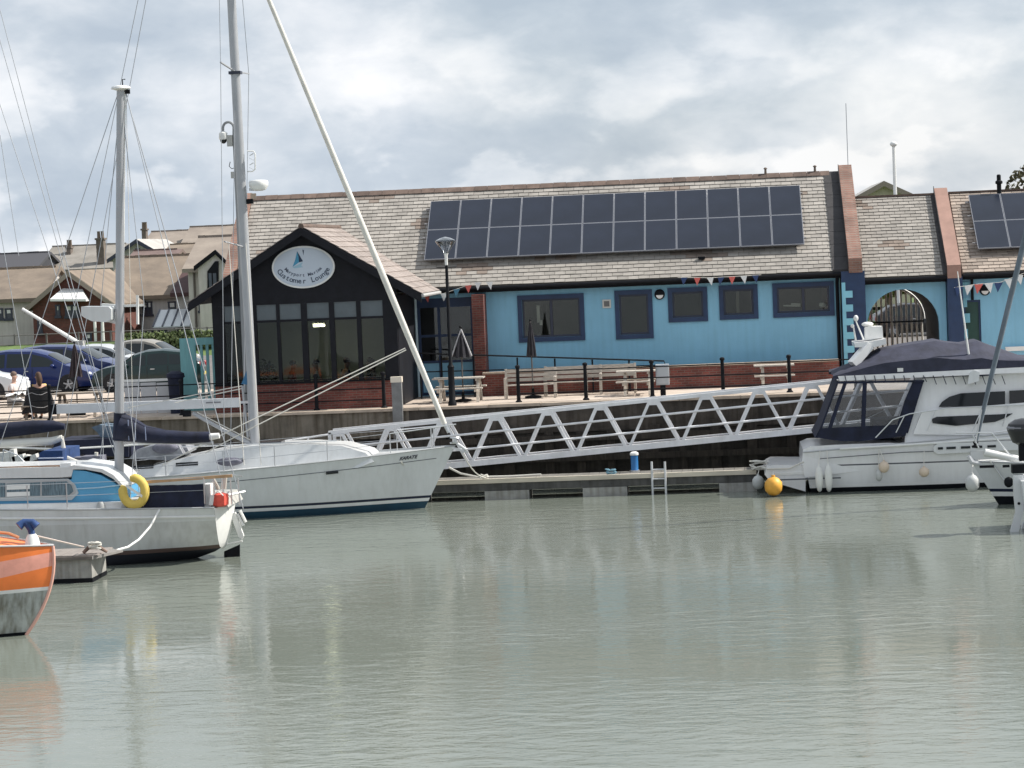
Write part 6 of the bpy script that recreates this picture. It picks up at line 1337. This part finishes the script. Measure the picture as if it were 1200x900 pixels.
fender('pale round fender hung high amidships on the cruiser hull', 1036, 547, Yh-.42, 12, 14, BF, (1031, 527, Yh-.3)); fender('slim pale fender with cylinder shape below the round one amidships', 1030, 557, Yh-.4, 8, 14, M('fender_grey', (.5, .51, .5), .5), (1030, 527, Yh-.3))
fender('small buff ball fender hung alone in mid hull of the cruiser', 1083, 553, Yh-.42, 12, 12, BF, (1083, 528, Yh-.3))
fender('orange-yellow ball buoy at the cruiser bathing platform', 906.5, 569.5, Yh-.65, 21, 23, M('buoy_orange', (.80, .40, .055), .5, .2, 3), (906, 553, Yh-.3), name='ball_buoy')
fender('grey-white teardrop fender at the outer end of the pontoon', 888.5, 565, 72.6, 14, 17, M('fender_grey'), (890, 549, 72.8))

# --- yacht bow at the right edge
Yr = 67.2
Rb = thing('sailing_yacht', 'white yacht bow entering at the right edge with a grey furled headsail', 'sailing yacht', (P(1240, 560, Yr).x, Yr, 0))
rt, rw = XZ(1138, 537, Yr), XZ(1168, 597, Yr); sx_ = P(1560, 560, Yr).x
hull(Rb, (rt[0], P(1142, 541, Yr).z), (rw[0]+.05, 0), (sx_, 1.25), (sx_-.2, 0), Yr, 1.5, [('topsides', WHITE, None, .42), ('boot_stripe', BOOT, .42, .34), ('pale_stripe', PAINTW, .34, .22), ('antifouling', BLACK, .22, -.45)], aft=.7)
part('bow_roller', MB().bar(P(1137, 533, Yr), P(1152, 533, Yr), .22, .2).bar(P(1136, 540, Yr), P(1146, 540, Yr), .16, .12), STEEL, Rb, stuff=True)
part('anchor', MB().tube([P(1135, 534, Yr-.1), P(1139, 541, Yr-.1), P(1147, 543, Yr-.1), P(1155, 548, Yr-.1)], [.05, .08, .06, .03], 8), GALV, Rb)
part('bow_spar', MB().tube([P(1154, 530, Yr-.4), P(1186, 537, Yr-.4), P(1215, 543, Yr-.4)], .10, 10), PAINTW, Rb)
part('furled_headsail', MB().tube([P(1144, 517, Yr), P(1162, 440, Yr), P(1196, 300, Yr), P(1232, 150, Yr), P(1292, -100, Yr)], [.05, .065, .075, .07, .05], 10), M('grey_sailcloth', (.13, .16, .19), .8, .2, 3), Rb)
part('furling_drum', MB().lathe(P(1143.5, 521, Yr), [(.1, -.08), (.11, -.03), (.05, 0), (.08, .08)], 12), BLACK, Rb)
for a in (((1120, 507), (1162, 507)), ((1150, 480), (1143, 519)), ((1162, 507), (1185, 535)), ((1140, 510), (1147, 525)), ((1160, 540), (1178, 565)), ((1165, 507), (1215, 500))): part('pulpit_tube', MB().tube([P(*a[0], Yr-.3), P(*a[1], Yr-.3)], .022, 6), STEEL, Rb)
part('hull_slot', MB().bar(P(1148, 547, Yr-.52), P(1165, 546.5, Yr-.6), .03, .07), BLACK, Rb); part('hull_slot', MB().bar(P(1175, 546.5, Yr-.72), P(1183, 546, Yr-.78), .03, .07), BLACK, Rb); part('hull_port', MB().ball(P(1182, 565, Yr-.75), .12, .05, .14), BLACK, Rb)
fender('fat grey-white fender with a dark cap hanging under the right-hand yacht bow', 1139.5, 566, Yr-.6, 16, 21, M('fender_grey'), (1140, 545, Yr-.3))
# --- small boat stern with raised outboard at the far right
Ye = 61.5
Eb = thing('outboard_dinghy', 'white stern with two raised outboard legs tipped blue at the right edge', 'boat', (P(1240, 600, Ye).x, Ye, 0))
q = [XZ(u, v, Ye) for u, v in ((1192, 560), (1340, 556), (1340, 640), (1204, 640))]
part('hull', MB().slab(q, Ye-.9, Ye+.9), WHITE, Eb)
part('engine_cowl', MB().lathe(P(1199, 508, Ye-.4), [(.1, -.28), (.26, -.2), (.36, .05), (.38, .12), (.34, .24), (.2, .33), (.05, .36)], 14), M('cowl_black', (.015, .016, .02), .35), Eb)
part('cowl_top', MB().lathe(P(1198, 503, Ye-.4), [(.36, .0), (.37, .05), (.33, .1)], 14), M('cowl_grey', (.2, .2, .22), .5), Eb)
part('engine_bracket', MB().cb(P(1196, 549, Ye-.4), .42, .3, .2).cb(P(1199, 530, Ye-.4), .2, .2, .4), BLACK, Eb, stuff=True)
for k, (dy, ox) in enumerate(((-.5, 0), (.1, 12))):
    lg = part('outboard_leg', MB().slab([XZ(u+ox, v, Ye+dy) for u, v in ((1187, 556), (1199, 556), (1201, 590), (1197, 606), (1193, 626), (1183, 626), (1190, 600), (1188, 580))], Ye+dy-.09, Ye+dy+.09), M('leg_white', (.62, .63, .64), .35), Eb)
    part('blue_prop_cover', MB().ball(P(1186+ox, 632, Ye+dy), .14, .11, .13), M('prop_blue', (.01, .06, .2), .6), lg); part('anode', MB().ball(P(1194+ox, 590, Ye+dy-.09), .035), BLACK, lg)
part('bathing_step', MB().bar(P(1193, 657, Ye-.6), P(1230, 657, Ye-.6), .05, .04), STEEL, Eb); part('step_end', MB().ball(P(1197, 671, Ye-.6), .07), BLACK, Eb)

# ---------------------------------------------------------------- people
def skin(verts, edges, radii, sub=1):
    me = bpy.data.meshes.new('tmp'); me.from_pydata([Vector(v) for v in verts], edges, []); o = bpy.data.objects.new('tmp', me); COL.objects.link(o)
    o.modifiers.new('s', 'SKIN'); 
    for i, r in enumerate(radii): 
        r = r if isinstance(r, tuple) else (r, r); me.skin_vertices[0].data[i].radius = r
    me.skin_vertices[0].data[0].use_root = True
    o.modifiers.new('u', 'SUBSURF').levels = sub
    dg = bpy.context.evaluated_depsgraph_get(); e_ = o.evaluated_get(dg).to_mesh()
    m = MB(); m.add([tuple(v.co) for v in e_.vertices], [tuple(p.vertices) for p in e_.polygons]); bpy.data.objects.remove(o); return m
def xf(m, at, rz):
    R3 = Matrix.Rotation(rz, 3, 'Z'); m.v = [tuple(R3 @ Vector(p)+Vector(at)) for p in m.v]; return m
def person(label, x, Y, rz, shirt, legs, hairm, skinm, long_hair=False, stand=False, reach=.35, seat=.47):
    """facing local +x"""
    z = QZ; at = (x, Y, z); t = thing('person', label, 'person', at); h = seat+.1 if not stand else .95
    S_ = lambda s: s*.11
    J = dict(pel=(0, 0, h), wai=(0, 0, h+.2), che=(.03, 0, h+.40), nec=(.05, 0, h+.56), hed=(.09, 0, h+.72), hd2=(.08, 0, h+.84))
    V = [J['pel'], J['wai'], J['che'], J['nec'], J['hed'], J['hd2']]; E_ = [(0, 1), (1, 2), (2, 3), (3, 4), (4, 5)]; Rr = [(.17, .13), (.15, .11), (.18, .12), .055, .095, .085]
    for s in (-1, 1):
        n = len(V)
        V += [(.03, s*.19, h+.49), (.10, s*.24, h+.24), (.10+reach*.7, s*.17, h+.16), (.19+reach*.7, s*.14, h+.17)]; E_ += [(2, n), (n, n+1), (n+1, n+2), (n+2, n+3)]; Rr += [.06, .043, .032, .035]
        hx = .19+reach*.7
        for f in range(4): V.append((hx+.085-.01*abs(f-1), s*(.11+.022*f), h+.165)); E_.append((n+3, n+4+f)); Rr.append(.009)
        V.append((hx+.04, s*.09, h+.18)); E_.append((n+3, n+8)); Rr.append(.011)
        n = len(V)
        if stand: V += [(0, s*.09, h-.06), (.02, s*.1, .5), (0, s*.1, .09), (.13, s*.11, .04)]
        else: V += [(.05, s*.10, h-.02), (.44, s*.14, seat+.07), (.42, s*.14, .1), (.56, s*.15, .045)]
        E_ += [(0, n), (n, n+1), (n+1, n+2), (n+2, n+3)]; Rr += [.09, .06, .042, .035]
    body = part('body', xf(skin(V, E_, Rr), at, rz), skinm, t, ang=80)
    sv = [V[0], V[1], V[2], (.045, 0, h+.5)]; se = [(0, 1), (1, 2), (2, 3)]; sr = [(.185, .145), (.17, .13), (.2, .14), .08]
    for s in (-1, 1): n = len(sv); sv += [(.03, s*.195, h+.48), (.085, s*.235, h+.30)]; se += [(2, n), (n, n+1)]; sr += [.078, .062]
    part('shirt', xf(skin(sv, se, sr), at, rz), shirt, t, ang=80)
    tv = [(0, 0, h)]; te = []; tr_ = [(.19, .14)]
    for s in (-1, 1):
        n = len(tv)
        tv += ([(0, s*.09, h-.06), (.02, s*.1, .5), (0, s*.1, .13)] if stand else [(.05, s*.10, h-.02), (.44, s*.14, seat+.07), (.43, s*.14, .24)]); te += [(0, n), (n, n+1), (n+1, n+2)]; tr_ += [.105, .075, .06]
    part('trousers', xf(skin(tv, te, tr_), at, rz), legs, t, ang=80)
    part('hair', xf(MB().ball((.065, 0, h+.82), .105, .095, .10), at, rz), hairm, t)
    if long_hair: part('long_hair', xf(MB().tube([(.02, 0, h+.82), (-.04, 0, h+.66), (-.05, 0, h+.48)], [.09, .10, .05], 10), at, rz), hairm, t)
    f = MB()
    for s in (-1, 1): f.ball((.178, s*.033, h+.765), .012, .014, .009, 8, 5)
    part('eyes', xf(f, at, rz), BLACK, t, stuff=True); part('nose', xf(MB().ball((.19, 0, h+.735), .018, .013, .022, 8, 5), at, rz), skinm, t); part('mouth', xf(MB().cb((.18, 0, h+.69), .012, .045, .008), at, rz), M('lips', (.35, .12, .10), .6), t)
    for s in (-1, 1): part('ear', xf(MB().ball((.085, s*.093, h+.75), .018, .012, .03, 8, 5), at, rz), skinm, t); part('shoe', xf(MB().ball(((.09 if stand else .50), s*.125, .045), .13, .05, .045), at, rz), BLACK, t)
    return t
SK = M('skin', (.48, .27, .19), .6); SK2 = M('skin_pale', (.55, .34, .26), .6); HB = M('hair_brown', (.07, .035, .02), .7); HG = M('hair_grey', (.16, .11, .09), .8)
person('man in a pale vest sitting side-on at the outdoor table, facing right', P(10, 460, 78.7).x, 79.15, R_(-8), M('vest_white', (.62, .56, .54), .8), M('shorts_white', (.68, .67, .66), .8), HG, SK2)
person('long-haired person in a yellow top sitting with back half turned by the railing', P(45, 460, 77.8).x, 77.95, R_(120), M('yellow_top', (.70, .50, .16), .8), M('dark_trousers', (.03, .03, .035), .8), HB, SK, True)
ct = thing('draped_jacket', 'black jacket draped over the seat behind the person in the yellow top', 'jacket', (P(43, 460, 77.6).x, 77.62, QZ+.2))
xj = P(43, 460, 77.6).x; rws = []
for i in range(9):
    a = math.pi*(i/8)*1.0; rws.append([Vector((xj+(.36+.05*k)*-math.cos(a), 77.8-.2*math.sin(a)+.02*math.sin(i*2.1+k), QZ+1.02-k*.2-.04*math.sin(i*1.7))) for k in range(5)])
part('cloth', MB().grid(rws).grid([[p+Vector((0, .03, 0)) for p in r] for r in rws[::-1]]), M('jacket_black', (.015, .015, .018), .85, .3, 6, bump=.5), ct)
for k in range(2): part('seam', MB().tube([Vector(r[1+k*2])+Vector((0, -.008, 0)) for r in rws], .008, 5), M('seam_grey'), ct)
tcl = thing('white_cloth', 'bunched white cloth lying on the table between the two seated people', 'cloth', (P(30, 452, 78.4).x, 78.3, QZ+.76))
rg = random.Random(12); xc = P(27, 452, 78.3).x
part('folds', MB().grid([[Vector((xc-.5+i*.11, 78.0+j*.12, QZ+.79+.16*rg.random()*(1-abs(i-4.5)/6)-(0 if 0 < j < 4 else .05))) for j in range(5)] for i in range(10)]), M('white_fabric', (.8, .8, .8), .8), tcl, ang=80)
fl2 = QZ+.06
def iperson(label, u, Y, rz, sh, **k):
    return person(label, P(u, 430, Y).x, Y, rz, sh, M('dark_trousers'), HB if k.get('d', 1) else HG, SK, k.get('lh', False))
iperson('seated diner in a dull red top inside the lounge behind the middle panes', 341, 79.6, R_(20), M('red_top', (.35, .08, .07), .8))
iperson('seated diner in white facing left inside the lounge', 373, 79.7, R_(180), M('white_top', (.6, .6, .58), .8))
iperson('seated diner in dark blue inside the lounge, right of the lit ceiling light', 404, 80.0, R_(30), M('blue_top', (.05, .06, .12), .8))
iperson('seated diner in dark clothes by the rightmost lounge panes', 436, 79.6, R_(170), M('dark_top', (.04, .05, .045), .8), lh=True)
def itable(label, u, Y):
    c = P(u, 430, Y); t = thing('dining_table', label, 'table', (c.x, Y, QZ+.06)); z = QZ+.06
    part('tabletop', MB().box(c.x-.5, c.x+.5, Y-.35, Y+.35, z+.71, z+.75), M('table_oak', (.26, .20, .14), .5, .2, 4), t)
    for sx in (-.44, .44):
        for sy in (-.3, .3): part('leg', MB().box(c.x+sx-.03, c.x+sx+.03, Y+sy-.03, Y+sy+.03, z, z+.709), M('table_oak'), t)
    return t
itable('oak dining table between the red and white diners inside the lounge', 357, 79.2); itable('oak dining table between the two right-hand diners inside the lounge', 420, 79.2); itable('oak dining table at the left inside the lounge behind the yacht mast', 317, 79.2)
bc = thing('potted_plant', 'leafy potted plant inside the lounge behind the yacht mast', 'plant', (P(310, 430, 79.6).x, 80.3, QZ+.06)); cx_ = P(310, 430, 80.3).x
part('pot', MB().lathe((cx_, 80.3, QZ+.06), [(.14, 0), (.2, .35)], 12), M('terracotta', (.22, .12, .08), .8), bc); m = MB(); leaves(m, (cx_, 80.3, QZ+.9), .4, .4, .6, 150, .1, random.Random(1)); part('foliage', m, LEAF, bc, stuff=True)
